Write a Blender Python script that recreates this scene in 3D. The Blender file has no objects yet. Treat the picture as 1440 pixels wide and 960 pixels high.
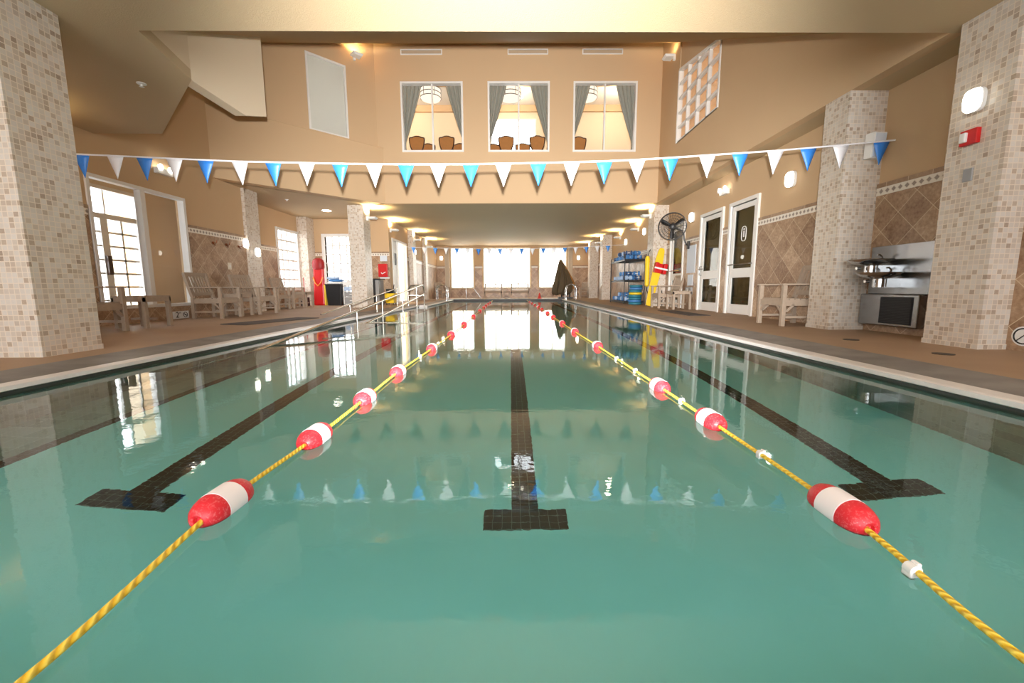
import bpy, bmesh, math, random
from mathutils import Vector, Matrix
random.seed(7)
C = bpy.context.scene.collection
R = math.radians
PI = math.pi

# ------------------------------------------------------------------ camera, world, exposure
scn = bpy.context.scene
cd = bpy.data.cameras.new('camera'); cam = bpy.data.objects.new('camera', cd); C.objects.link(cam)
cd.sensor_width = 36; cd.lens = 36*578/1440; cd.clip_start = 0.02; cd.clip_end = 300
cam.matrix_world = (Matrix.Translation((0, 0, .6)) @ Matrix.Rotation(R(-.18), 4, 'Z')
                    @ Matrix.Rotation(R(90-7.44), 4, 'X') @ Matrix.Rotation(R(-.25), 4, 'Z'))
scn.camera = cam
w = bpy.data.worlds.new('daylight'); scn.world = w; w.use_nodes = True
w.node_tree.nodes['Background'].inputs[0].default_value = (.93, .97, 1, 1)
w.node_tree.nodes['Background'].inputs[1].default_value = 7.0
scn.view_settings.view_transform = 'Standard'; scn.view_settings.look = 'None'
scn.view_settings.exposure = 0.2; scn.view_settings.gamma = 1; scn.view_settings.use_curve_mapping = False
cy = scn.cycles
cy.max_bounces = 12; cy.diffuse_bounces = 6; cy.glossy_bounces = 5; cy.transmission_bounces = 10
cy.transparent_max_bounces = 16; cy.caustics_reflective = False; cy.caustics_refractive = True
cy.sample_clamp_indirect = 8; cy.use_denoising = True; cy.blur_glossy = .3

def lamp(name, kind, loc, power, col, size=.1, aim=None, **kw):
    d = bpy.data.lights.new(name, kind); d.energy = power; d.color = col
    if kind == 'AREA':
        d.size = size
    elif kind in ('POINT', 'SPOT'):
        d.shadow_soft_size = size
    for k, v in kw.items():
        setattr(d, k, v)
    o = bpy.data.objects.new(name, d); C.objects.link(o); o.location = loc
    if aim is not None:
        o.rotation_euler = (Vector(aim)-Vector(loc)).to_track_quat('-Z', 'Y').to_euler()
    return o

# the photographer's flash just above the camera
FLASH = lamp('camera_flash', 'SPOT', (.02, -.1, .78), 7200, (1, .97, .93), .035, (0, 10, 1.9), spot_size=R(83), spot_blend=1.0)
FLASH.data.cycles.is_caustics_light = True

def portal(name, loc, sx, sy, aim):
    o = lamp(name, 'AREA', loc, 1, (1, 1, 1), sx, aim, shape='RECTANGLE', size_y=sy)
    o.data.cycles.is_portal = True
    return o

# ------------------------------------------------------------------ materials
def lin(r, g, b):
    f = lambda c: (c/255/12.92) if c/255 <= .04045 else ((c/255+.055)/1.055)**2.4
    return (f(r), f(g), f(b), 1)

class NT:
    def __init__(s, name):
        s.m = bpy.data.materials.new(name); s.m.use_nodes = True
        s.t = s.m.node_tree; s.t.nodes.clear()
        s.out = s.t.nodes.new('ShaderNodeOutputMaterial')
    def n(s, typ, ins=None, **props):
        nd = s.t.nodes.new(typ)
        for k, v in props.items():
            setattr(nd, k, v)
        for k, v in (ins or {}).items():
            s.set(nd, k, v)
        return nd
    def set(s, nd, k, v):
        sock = nd.inputs[k]
        if hasattr(v, 'outputs'):
            v = v.outputs[0]
        if isinstance(v, bpy.types.NodeSocket):
            s.t.links.new(v, sock)
        else:
            sock.default_value = v
    def math(s, op, a, b=0., c=None):
        ins = {0: a, 1: b}
        if c is not None:
            ins[2] = c
        return s.n('ShaderNodeMath', ins, operation=op).outputs[0]
    def pos(s):
        g = s.n('ShaderNodeNewGeometry')
        sp = s.n('ShaderNodeSeparateXYZ', {0: g.outputs['Position']})
        return g.outputs['Position'], sp.outputs
    def ramp(s, fac, stops):
        nd = s.n('ShaderNodeValToRGB', {0: fac}); cr = nd.color_ramp
        while len(cr.elements) < len(stops):
            cr.elements.new(.5)
        for e, (p, c) in zip(cr.elements, stops):
            e.position = p; e.color = c
        return nd.outputs[0]
    def mix(s, fac, a, b, mode='MIX'):
        nd = s.n('ShaderNodeMix', {0: fac, 6: a, 7: b}, data_type='RGBA', blend_type=mode)
        return nd.outputs[2]
    def noise(s, vec, scale, detail=2, rough=.5):
        return s.n('ShaderNodeTexNoise', {'Vector': vec, 'Scale': scale, 'Detail': detail, 'Roughness': rough})
    def bsdf(s, base, rough=.5, metal=0., bump=None, bstr=.3, bdist=.01, spec=.5, **kw):
        b = s.n('ShaderNodeBsdfPrincipled', {'Base Color': base, 'Roughness': rough, 'Metallic': metal, 'Specular IOR Level': spec})
        for k, v in kw.items():
            s.set(b, k, v)
        if bump is not None:
            s.set(b, 'Normal', s.n('ShaderNodeBump', {'Height': bump, 'Strength': bstr, 'Distance': bdist}))
        s.t.links.new(b.outputs[0], s.out.inputs[0])
        return s.m

def plain(name, col, rough=.5, metal=0., spec=.5, vary=.06, scale=12, bump=0):
    t = NT(name); p, _ = t.pos(); nz = t.noise(p, scale, 3)
    d = tuple(max(0, c*(1-vary)) for c in col[:3])+(1,); u = tuple(min(1, c*(1+vary)) for c in col[:3])+(1,)
    c = t.mix(nz.outputs[0], d, u)
    return t.bsdf(c, rough, metal, nz.outputs[0] if bump else None, bump, .004, spec)

def paint(name, col, bump=.25):
    t = NT(name); p, _ = t.pos()
    n1 = t.noise(p, 90, 4); n2 = t.noise(p, .7, 2)
    d = tuple(c*.93 for c in col[:3])+(1,)
    return t.bsdf(t.mix(n2.outputs[0], d, col), .75, 0, n1.outputs[0], bump, .004, .3)

def grid_uv(t, kind):
    """kind 'v': vertical faces, u=x+y v=z; 'h': floor, u=x v=y; 'd': diamonds on a wall"""
    p, (x, y, z) = t.pos()
    if kind == 'h':
        return p, x, y
    u = t.math('ADD', x, y)
    if kind == 'd':
        return p, t.math('MULTIPLY', t.math('ADD', u, z), .7071), t.math('MULTIPLY', t.math('SUBTRACT', u, z), .7071)
    return p, u, z

def cell(t, u, v, su, sv, g):
    a = t.math('DIVIDE', u, su); b = t.math('DIVIDE', v, sv)
    def edge(q, size):
        f = t.math('FRACT', q)
        e = t.math('MINIMUM', f, t.math('SUBTRACT', 1., f))
        return t.math('LESS_THAN', e, g/size)
    grout = t.math('MAXIMUM', edge(a, su), edge(b, sv))
    cid = t.n('ShaderNodeCombineXYZ', {0: t.math('FLOOR', a), 1: t.math('FLOOR', b)})
    rnd = t.n('ShaderNodeTexWhiteNoise', {'Vector': cid}, noise_dimensions='3D')
    return grout, rnd.outputs[0]

def mosaic(name, stops, size=.047, g=.0032, grout=lin(222, 208, 190), kind='v', rough=.35):
    t = NT(name); p, u, v = grid_uv(t, kind)
    gr, rnd = cell(t, u, v, size, size, g)
    c = t.ramp(rnd, stops)
    nz = t.noise(p, 60, 3)
    c = t.mix(t.math('MULTIPLY', nz.outputs[0], .5), c, (lin(190, 174, 156) if kind == 'v' and rough == .35 and 'stone' in name else c) if False else lin(200, 188, 174)) if 'stone' in name else c
    c = t.mix(gr, c, grout)
    return t.bsdf(c, rough, 0, t.math('SUBTRACT', 1., gr), .25, .002)

def travertine(name, kind='d', size=.31, cols=((168, 138, 110), (206, 178, 148), (126, 92, 66))):
    t = NT(name); p, u, v = grid_uv(t, kind)
    gr, rnd = cell(t, u, v, size, size if kind != 'row' else .1, .0035)
    nz = t.noise(p, 5, 6, .65); nf = t.noise(p, 26, 4, .6)
    k = t.math('ADD', t.math('MULTIPLY', nz.outputs[0], .75), t.math('MULTIPLY', t.math('SUBTRACT', rnd, .5), .35))
    k = t.math('ADD', k, t.math('MULTIPLY', t.math('SUBTRACT', nf.outputs[0], .5), .7))
    c = t.ramp(k, [(.1, lin(*cols[2])), (.42, lin(*cols[0])), (.75, lin(*cols[1]))])
    c = t.mix(gr, c, lin(206, 186, 158))
    return t.bsdf(c, .38, 0, t.math('SUBTRACT', 1., gr), .25, .002)

M = {}
M['paint'] = paint('beige_paint', lin(208, 177, 140))
M['paint_light'] = paint('cream_paint', lin(226, 208, 182))
M['ceiling'] = paint('ceiling_paint', lin(196, 173, 139), .5)
MOS = [(0, lin(206, 198, 188)), (.35, lin(214, 208, 200)), (.55, lin(196, 180, 162)), (.72, lin(206, 196, 186)), (.86, lin(170, 148, 126)), (.95, lin(186, 168, 150)), (1, lin(146, 122, 102))]
M['mosaic'] = mosaic('stone_mosaic', MOS)
M['trav'] = travertine('travertine_diamond')
M['travrow'] = travertine('travertine_row', 'v', .3, ((166, 138, 112), (186, 160, 132), (140, 112, 88)))
t = NT('border_mosaic'); p, u, v = grid_uv(t, 'v')
a = t.math('FRACT', t.math('DIVIDE', u, .09)); b = t.math('FRACT', t.math('DIVIDE', t.math('SUBTRACT', v, 1.80), .09))
dd = t.math('ADD', t.math('ABSOLUTE', t.math('SUBTRACT', a, .5)), t.math('ABSOLUTE', t.math('SUBTRACT', b, .5)))
c = t.mix(t.math('LESS_THAN', dd, .33), lin(222, 212, 198), lin(150, 138, 128))
c = t.mix(t.math('GREATER_THAN', dd, .46), c, lin(236, 228, 216))
M['border'] = t.bsdf(c, .35)
t = NT('deck_surface'); p, _ = t.pos(); n1 = t.noise(p, 160, 3); n2 = t.noise(p, 1.2, 4)
M['deck'] = t.bsdf(t.mix(n2.outputs[0], lin(158, 130, 104), lin(184, 156, 128)), .62, 0, n1.outputs[0], .35, .003)
t = NT('coping_concrete'); p, _ = t.pos(); n1 = t.noise(p, 50, 4); n2 = t.noise(p, 3, 5)
M['coping'] = t.bsdf(t.ramp(n2.outputs[0], [(.25, lin(104, 100, 98)), (.7, lin(142, 138, 134))]), .55, 0, n1.outputs[0], .3, .003)
M['lip'] = plain('white_gutter_lip', lin(226, 222, 220), .35)
t = NT('pool_plaster'); p, _ = t.pos(); n1 = t.noise(p, 2.2, 5)
M['plaster'] = t.bsdf(t.mix(n1.outputs[0], lin(184, 243, 243), lin(198, 250, 252)), .7)
M['pooltile'] = mosaic('pool_wall_tile', [(0, lin(150, 150, 142)), (.5, lin(168, 170, 160)), (1, lin(140, 138, 130))], .15, .003, lin(176, 176, 168))
M['ramptile'] = mosaic('ramp_tile', [(0, lin(150, 160, 152)), (.5, lin(168, 176, 168)), (1, lin(140, 146, 140))], .15, .003, lin(180, 186, 180), 'h')
M['blacktile'] = mosaic('black_lane_tile', [(0, lin(5, 10, 16)), (.6, lin(9, 15, 22)), (1, lin(6, 16, 34))], .0475, .0013, lin(110, 126, 120), 'h')
M['white'] = plain('white_paint', lin(232, 230, 226), .4, vary=.02)
M['whiteplastic'] = plain('white_plastic', lin(236, 236, 234), .35, vary=.02)
M['cream'] = plain('cream_curtain', lin(226, 216, 200), .8)
M['steel'] = plain('polished_steel', lin(196, 198, 200), .16, 1., vary=.04)
M['brushed'] = plain('brushed_steel', lin(150, 150, 150), .26, 1., vary=.08, scale=4)
M['black'] = plain('black_metal', lin(26, 24, 24), .45)
M['blackplastic'] = plain('black_plastic', lin(22, 22, 25), .5)
M['grey'] = plain('grey_plastic', lin(150, 150, 150), .45)
M['teak'] = plain('weathered_teak', lin(168, 150, 132), .7, vary=.14, scale=20)
M['teakdark'] = plain('shaded_teak', lin(140, 120, 102), .7, vary=.14, scale=20)
M['red'] = plain('red_plastic', lin(200, 22, 24), .4)
t = NT('scuffed_red_foam'); p, _ = t.pos(); n1 = t.noise(p, 120, 5, .7); n2 = t.noise(p, 18, 3)
k = t.math('MULTIPLY', t.math('GREATER_THAN', n1.outputs[0], .56), n2.outputs[0])
M['floatred'] = t.bsdf(t.mix(t.math('MULTIPLY', k, .5), lin(214, 40, 52), lin(232, 150, 150)), .4, 0, n1.outputs[0], .2, .002)
M['floatwhite'] = plain('white_float_band', lin(246, 240, 242), .4, vary=.02)
t = NT('yellow_rope'); p, (x, y, z) = t.pos()
sw = t.math('SINE', t.math('ADD', t.math('MULTIPLY', y, 240.), t.math('MULTIPLY', x, 400.)))
M['rope'] = t.bsdf(t.mix(t.math('MULTIPLY_ADD', sw, .5, .5), lin(238, 190, 40), lin(254, 226, 96)), .5, 0, sw, .6, .003)
M['yellow'] = plain('yellow_foam', lin(240, 202, 30), .5)
M['orange'] = plain('orange_strap', lin(240, 140, 50), .5)
M['flagblue'] = plain('blue_vinyl', lin(52, 134, 226), .35, vary=.03)
M['flagwhite'] = plain('white_vinyl', lin(240, 240, 244), .35, vary=.02)
M['foamblue'] = plain('blue_foam', lin(70, 128, 190), .6, vary=.2)
M['foamteal'] = plain('teal_foam', lin(40, 120, 140), .6, vary=.15)
M['foamdark'] = plain('navy_foam', lin(36, 70, 116), .6)
M['paleblue'] = plain('pale_blue_towel', lin(176, 200, 232), .8)
M['cover'] = plain('brown_green_cover', lin(92, 78, 58), .8, vary=.15, scale=5)
M['tan'] = plain('tan_canvas', lin(180, 126, 60), .8)
M['mat'] = plain('dark_rubber_mat', lin(74, 64, 58), .8)
M['drain'] = plain('drain_metal', lin(70, 58, 48), .5, .6)
M['paper'] = plain('notice_paper', lin(214, 222, 232), .6, vary=.02)
M['drape'] = plain('grey_green_drape', lin(160, 160, 150), .85, vary=.1)
M['seatfab'] = plain('ochre_upholstery', lin(166, 112, 58), .8, vary=.15)
M['darkwood'] = plain('dark_wood', lin(62, 36, 22), .4)
M['handrail'] = plain('satin_steel', lin(206, 200, 190), .22, 1.)

def glassy(name, tint=(1, 1, 1, 1), refl=1.0):
    t = NT(name)
    fr = t.n('ShaderNodeFresnel', {0: 1.5})
    bk = t.n('ShaderNodeNewGeometry').outputs['Backfacing']
    f = t.math('MULTIPLY', t.math('MULTIPLY', fr, refl), t.math('SUBTRACT', 1., bk))
    mx = t.n('ShaderNodeMixShader', {0: f, 1: t.n('ShaderNodeBsdfTransparent', {0: tint}), 2: t.n('ShaderNodeBsdfGlossy', {'Roughness': .01})})
    t.t.links.new(mx.outputs[0], t.out.inputs[0]); return t.m
M['glass'] = glassy('window_glass')
M['glassdark'] = glassy('tinted_glass', lin(170, 180, 176))
t = NT('frosted_glass')
mx = t.n('ShaderNodeMixShader', {0: .5, 1: t.n('ShaderNodeBsdfTranslucent', {0: lin(226, 226, 220)}), 2: t.n('ShaderNodeBsdfDiffuse', {0: lin(206, 206, 200)})})
mx = t.n('ShaderNodeMixShader', {0: .08, 1: mx, 2: t.n('ShaderNodeBsdfGlossy', {'Roughness': .05})})
t.t.links.new(mx.outputs[0], t.out.inputs[0]); M['frosted'] = t.m
t = NT('sheer_curtain')
mx = t.n('ShaderNodeMixShader', {0: .8, 1: t.n('ShaderNodeBsdfTranslucent', {0: lin(226, 206, 170)}), 2: t.n('ShaderNodeBsdfTransparent', {0: (1, .96, .88, 1)})})
t.t.links.new(mx.outputs[0], t.out.inputs[0]); M['sheer'] = t.m

def emit(name, col, s):
    t = NT(name); e = t.n('ShaderNodeEmission', {0: col, 1: s}); t.t.links.new(e.outputs[0], t.out.inputs[0]); return t.m
M['lampglow'] = emit('lamp_diffuser_glow', (1, .93, .80, 1), 9)
M['warmglow'] = emit('warm_lamp_glow', (1, .8, .5, 1), 4)
M['shadeglow'] = emit('lit_lampshade', (1, .86, .66, 1), 1.2)

# water: real refraction under a rippled mirror surface
t = NT('pool_water_surface'); p, (x, y, z) = t.pos()
mp = t.n('ShaderNodeMapping', {'Vector': p, 'Scale': (1., 1.25, 1.)})
n1 = t.noise(mp, 5.5, 3, .55); n2 = t.noise(mp, 26, 2, .5)
far = t.n('ShaderNodeMapRange', {0: y, 1: .5, 2: 12., 3: 1., 4: .5})
hh = t.math('MULTIPLY', t.math('ADD', n1.outputs[0], t.math('MULTIPLY', n2.outputs[0], .28)), far)
bp = t.n('ShaderNodeBump', {'Height': hh, 'Strength': .1, 'Distance': .0075})
fr = t.n('ShaderNodeFresnel', {0: 1.33, 1: bp})
mx = t.n('ShaderNodeMixShader', {0: fr, 1: t.n('ShaderNodeBsdfRefraction', {'Color': (.73, 1., 1., 1), 'Roughness': 0., 'IOR': 1.33, 'Normal': bp}),
                                 2: t.n('ShaderNodeBsdfGlossy', {'Color': (1, 1, 1, 1), 'Roughness': 0., 'Normal': bp})})
t.t.links.new(mx.outputs[0], t.out.inputs[0]); M['water'] = t.m

# ------------------------------------------------------------------ mesh builder
class MB:
    def __init__(s):
        s.b = bmesh.new()
    def verts(s, ps):
        return [s.b.verts.new(p) for p in ps]
    def face(s, vs):
        try:
            return s.b.faces.new(vs)
        except ValueError:
            return None
    def poly(s, ps):
        s.face(s.verts(ps)); return s
    def hexa(s, p):
        v = s.verts(p)
        for f in ((0, 3, 2, 1), (4, 5, 6, 7), (0, 1, 5, 4), (1, 2, 6, 5), (2, 3, 7, 6), (3, 0, 4, 7)):
            s.face([v[i] for i in f])
        return s
    def box(s, x0, x1, y0, y1, z0, z1):
        return s.hexa([(x0, y0, z0), (x1, y0, z0), (x1, y1, z0), (x0, y1, z0), (x0, y0, z1), (x1, y0, z1), (x1, y1, z1), (x0, y1, z1)])
    def bar(s, p0, p1, w, d, up=(0, 0, 1)):
        p0, p1 = Vector(p0), Vector(p1); ax = (p1-p0).normalized(); up = Vector(up)
        if abs(ax.dot(up)) > .98:
            up = Vector((1, 0, 0))
        sd = ax.cross(up).normalized(); u2 = sd.cross(ax)
        a, b = sd*w/2, u2*d/2
        return s.hexa([p0-a-b, p0+a-b, p0+a+b, p0-a+b, p1-a-b, p1+a-b, p1+a+b, p1-a+b])
    def prism(s, pts, z0, z1):
        lo = s.verts([(x, y, z0) for x, y in pts]); hi = s.verts([(x, y, z1) for x, y in pts])
        n = len(pts); s.face(lo[::-1]); s.face(hi)
        for i in range(n):
            s.face([lo[i], lo[(i+1) % n], hi[(i+1) % n], hi[i]])
        return s
    def extrude(s, prof, a, b):
        """closed profile of 3d points at a, translated by (b-a)"""
        d = Vector(b)-Vector(a)
        lo = s.verts(prof); hi = s.verts([Vector(p)+d for p in prof]); n = len(prof)
        s.face(lo[::-1]); s.face(hi)
        for i in range(n):
            s.face([lo[i], lo[(i+1) % n], hi[(i+1) % n], hi[i]])
        return s
    def tube(s, pts, r, n=10, closed=False, caps=True):
        pts = [Vector(p) for p in pts]; rings = []
        prev = None
        m = len(pts)
        for i, p in enumerate(pts):
            if closed:
                tg = (pts[(i+1) % m]-pts[i-1]).normalized()
            else:
                tg = (pts[min(i+1, m-1)]-pts[max(i-1, 0)]).normalized()
            if prev is None:
                up = Vector((0, 0, 1)) if abs(tg.z) < .9 else Vector((1, 0, 0))
                sd = tg.cross(up).normalized()
            else:
                sd = (prev-tg*prev.dot(tg)).normalized()
            prev = sd; u2 = tg.cross(sd)
            rr = r[i] if isinstance(r, (list, tuple)) else r
            rings.append(s.verts([p+sd*math.cos(2*PI*k/n)*rr+u2*math.sin(2*PI*k/n)*rr for k in range(n)]))
        for i in range(m if closed else m-1):
            a, b = rings[i], rings[(i+1) % m]
            for k in range(n):
                s.face([a[k], a[(k+1) % n], b[(k+1) % n], b[k]])
        if caps and not closed:
            s.face(rings[0][::-1]); s.face(rings[-1])
        return s
    def cyl(s, p0, p1, r, n=16, r1=None):
        return s.tube([p0, p1], [r, r if r1 is None else r1], n)
    def lathe(s, prof, o=(0, 0, 0), axis='Z', n=24, sx=1., sy=1.):
        """prof: (radius, height) list"""
        rings = []
        for r, h in prof:
            ring = []
            for k in range(n):
                a = 2*PI*k/n; x, y = r*math.cos(a)*sx, r*math.sin(a)*sy
                q = {'Z': (x, y, h), 'Y': (x, h, -y), 'X': (h, x, y)}[axis]
                ring.append(Vector(o)+Vector(q))
            rings.append(s.verts(ring))
        for a, b in zip(rings, rings[1:]):
            for k in range(n):
                s.face([a[k], a[(k+1) % n], b[(k+1) % n], b[k]])
        s.face(rings[0][::-1]); s.face(rings[-1])
        return s
    def sheet(s, rows):
        g = [s.verts(r) for r in rows]
        for a, b in zip(g, g[1:]):
            for k in range(len(a)-1):
                s.face([a[k], a[k+1], b[k+1], b[k]])
        return s
    def build(s, name, mat, parent=None, smooth=False, bevel=0, solid=0):
        bmesh.ops.recalc_face_normals(s.b, faces=s.b.faces)
        me = bpy.data.meshes.new(name); s.b.to_mesh(me); s.b.free()
        me.materials.append(M[mat] if isinstance(mat, str) else mat)
        if smooth:
            for f in me.polygons:
                f.use_smooth = True
            try:
                me.set_sharp_from_angle(angle=R(42))
            except Exception:
                pass
        o = bpy.data.objects.new(name, me); C.objects.link(o)
        if parent:
            o.parent = parent
        if solid:
            md = o.modifiers.new('thickness', 'SOLIDIFY'); md.thickness = solid; md.offset = 0
        if bevel:
            md = o.modifiers.new('edges', 'BEVEL'); md.width = bevel; md.segments = 2; md.limit_method = 'ANGLE'
        return o

def tag(o, label, cat, group=None, kind=None):
    o['label'] = label; o['category'] = cat
    if group:
        o['group'] = group
    if kind:
        o['kind'] = kind
    return o
def struct(o, label=None):
    o['kind'] = 'structure'
    if label:
        o['label'] = label
    return o
def thing(name, loc, label, cat, group=None, rz=0):
    o = bpy.data.objects.new(name, None); C.objects.link(o); o.empty_display_size = .1
    o.location = loc; o.rotation_euler = (0, 0, rz)
    return tag(o, label, cat, group)
def dup(root, loc, label, group=None, rz=None):
    r = root.copy(); C.objects.link(r); r.location = loc; r['label'] = label
    if rz is not None:
        r.rotation_euler = (0, 0, rz)
    if group:
        r['group'] = group
    for ch in list(root.children):
        c = ch.copy(); C.objects.link(c); c.parent = r
        for g in ch.children:
            d = g.copy(); C.objects.link(d); d.parent = c
    return r

def holed(axis, p0, p1, u0, u1, z0, z1, holes):
    """wall box with rectangular openings; axis 'X': plane of constant x (p0..p1), u=y; axis 'Y': u=x"""
    m = MB()
    us = sorted({u0, u1, *[h[0] for h in holes], *[h[1] for h in holes]}); us = [u for u in us if u0 <= u <= u1]
    for a, b in zip(us, us[1:]):
        mid = (a+b)/2
        cuts = sorted([(h[2], h[3]) for h in holes if h[0] < mid < h[1]])
        z = z0
        for c0, c1 in cuts+[(z1, z1)]:
            if c0 > z+1e-6:
                if axis == 'X':
                    m.box(p0, p1, a, b, z, c0)
                else:
                    m.box(a, b, p0, p1, z, c0)
            z = max(z, c1)
    return m

ZC = 3.13          # height of the low ceilings
ZW = -.10          # water level
XR, XU, XL, YF, YE = 4.95, 4.45, -6.8, 12.85, 25.5
PL, PR, P0, P1 = -3.38, 2.79, .2, 22.5

# ------------------------------------------------------------------ deck, pool
m = MB()
m.box(-8, -3.8, -3, 27, -.25, 0); m.box(3.27, 5.1, -3, 27, -.25, 0)
m.box(-3.8, 3.27, -3, P0, -.25, 0); m.box(-3.8, 3.27, P1+.02, 27, -.25, 0); m.box(-3.8, -3.4, 15.5, 27, -.25, -.001)
struct(m.build('floor', 'deck'), 'tan textured pool deck')
def coping(xo, xg, xl, y0, y1, name):
    m = MB()
    prof = [(xo, y0, 0.004), (xg, y0, -.03), (xg, y0, -.3), (xo, y0, -.3)]
    m.extrude(prof, (0, y0, 0), (0, y1, 0)); c = struct(m.build(name, 'coping'))
    s = 1 if xl > xg else -1
    m = MB(); prof = [(xg, y0, -.028), (xl-.02*s, y0, -.033), (xl, y0, -.04), (xl, y0, -.07), (xl-.02*s, y0, -.078), (xg, y0, -.078)]
    m.extrude(prof, (0, y0, 0), (0, y1, 0)); l = m.build('gutter_lip', 'lip', c); l['label'] = 'white gutter lip'
coping(-3.8, -3.46, PL, P0, 15.5, 'trim_1'); coping(-3.45, -3.17, -3.1, 15.5, P1, 'trim_2'); coping(3.27, 2.92, PR, P0, P1, 'trim_3')
m = MB(); m.box(-3.45, -3.1, 15.3, 15.5, -.3, -.03); struct(m.build('trim_4', 'lip'))
m = MB(); m.box(PL-.1, PR+.1, P1, P1+.35, -.3, .004); struct(m.build('trim_5', 'coping'))
m = MB(); m.box(PL-.1, PR+.1, P1-.02, P1, -1.05, -.02); struct(m.build('trim_6', plain('dark_gutter', lin(52, 48, 46), .5)))
m = MB(); ZB = -1.05
m.box(PL-.1, PR+.1, P0-.1, P1, ZB-.1, ZB)
basin = struct(m.build('pool_basin', 'plaster'), 'pale plaster floor of the pool')
m = MB()
m.box(PL-.1, PL-.02, P0-.1, P1, ZB, -.17); m.box(PR+.02, PR+.1, P0-.1, P1, ZB, -.17); m.box(PL-.02, PR+.02, P0-.1, P0-.02, ZB, -.02)
m.build('basin_wall', 'pooltile', basin)
m = MB(); m.box(PL-.08, PL-.02, P0-.1, 15.5, -.17, -.062); m.box(PL-.08, -3.12, 15.5, P1, -.17, -.062); m.box(PR+.02, PR+.1, P0-.1, P1, -.17, -.062)
m.build('waterline_band', plain('dark_waterline_tile', lin(62, 66, 62), .4), basin)
m = MB()
prof = [(PL-.02, 5, ZB), (PL-.02, 14.2, -.2), (PL-.02, 15.5, -.2), (PL-.02, 15.5, ZB)]
m.extrude(prof, (PL-.02, 0, 0), (-2.92, 0, 0)); m.build('entry_ramp', 'ramptile', basin)
m = MB(); m.box(PL-.02, -2.86, P0, 5, ZB, ZB+.004); m.build('ramp_foot', 'ramptile', basin)
m = MB(); m.box(-2.90, -2.82, P0, 15.5, ZB, ZB+.008); m.build('edge_line', 'blacktile', basin)
for cx, y in ((-1.93, 1.91), (.07, 1.92), (1.95, 1.94)):
    k = .0475
    m = MB(); cxs = round(cx/k)*k; y0 = round(y/k)*k
    m.box(cxs-4*k, cxs+5*k, y0, y0+3*k, ZB, ZB+.006); m.box(cxs-k, cxs+2*k, y0+3*k, 20.2, ZB, ZB+.006); m.box(cxs-4*k, cxs+5*k, 20.2, 20.2+3*k, ZB, ZB+.006)
    m.build('lane_line', 'blacktile', basin)
m = MB()
m.poly([(PL-.03, P0-.05, ZW), (PR+.03, P0-.05, ZW), (PR+.03, P1-.02, ZW), (PL-.03, P1-.02, ZW)])
wt = tag(m.build('pool_water', 'water'), 'clear green rippled water filling the lap pool', 'water', kind='stuff')
try:
    wt.cycles.is_caustics_caster = True; basin.cycles.is_caustics_receiver = True
    for ch in basin.children:
        ch.cycles.is_caustics_receiver = True
except Exception as e:
    print('caustics flags', e)

# ------------------------------------------------------------------ room shell
def S(o):
    return struct(o)
# low ceilings (polygons in plan)
m = MB()
m.prism([(-7, -3), (5.1, -3), (5.1, 4.52), (XU, 4.5), (-3.66, 4.43), (-3.88, 5.4), (-5.7, 7.15), (-7, 7.12)], ZC, ZC+.12)
m.box(XU+.15, 5.1, 4.52, YF+.15, ZC, ZC+.12)
m.prism([(-3.76-.212, YF+.149), (-7, 9.97), (-7, 10.8), (-7.8, 10.8), (-7.8, 15.8), (-4.5, 15.8), (-4.5, YE+.2), (5.1, YE+.2), (5.1, YF+.149)], ZC, ZC+.12)
S(m.build('ceiling', 'ceiling'))
# sloping atrium ceiling
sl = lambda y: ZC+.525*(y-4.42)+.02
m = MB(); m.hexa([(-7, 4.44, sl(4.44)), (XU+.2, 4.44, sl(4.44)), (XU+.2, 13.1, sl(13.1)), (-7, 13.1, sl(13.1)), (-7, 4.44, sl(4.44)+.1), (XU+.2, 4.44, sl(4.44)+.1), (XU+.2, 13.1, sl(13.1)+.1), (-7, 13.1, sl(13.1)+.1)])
S(m.build('ceiling_atrium', paint('golden_ceiling_paint', lin(170, 138, 92))))  # warm shade under the slope is put into this darker gold colour
# right side
DOORS = [(8.46, 9.42, 0, 2.36), (9.83, 10.84, 0, 2.36), (11.96, 12.85, 0, 2.36)]
m = holed('X', XR, XR+.15, 4.1, 26, 0, ZC, DOORS); S(m.build('wall_right', 'paint'))
m = MB(); m.box(4.72, 4.95, -3, 4.1, 0, ZC); S(m.build('wall_right_near', 'paint'))
UW = [(9.35, 11.55, 4.4, 9)]
m = holed('X', XU, XU+.15, 4.5, YF+.15, ZC, 8, [(9.35, 11.55, 4.42, 7.2)]); S(m.build('wall_right_upper', 'paint'))
# far atrium wall above the low ceiling
FW = [(-3.176, -1.372, 4.615, 6.545), (-.631, 1.165, 4.61, 6.545), (1.876, 3.727, 4.605, 6.54)]
m = holed('Y', YF, YF+.15, -4.1, XU+.1, ZC, 8, FW); S(m.build('wall_far_upper', 'paint'))
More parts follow.
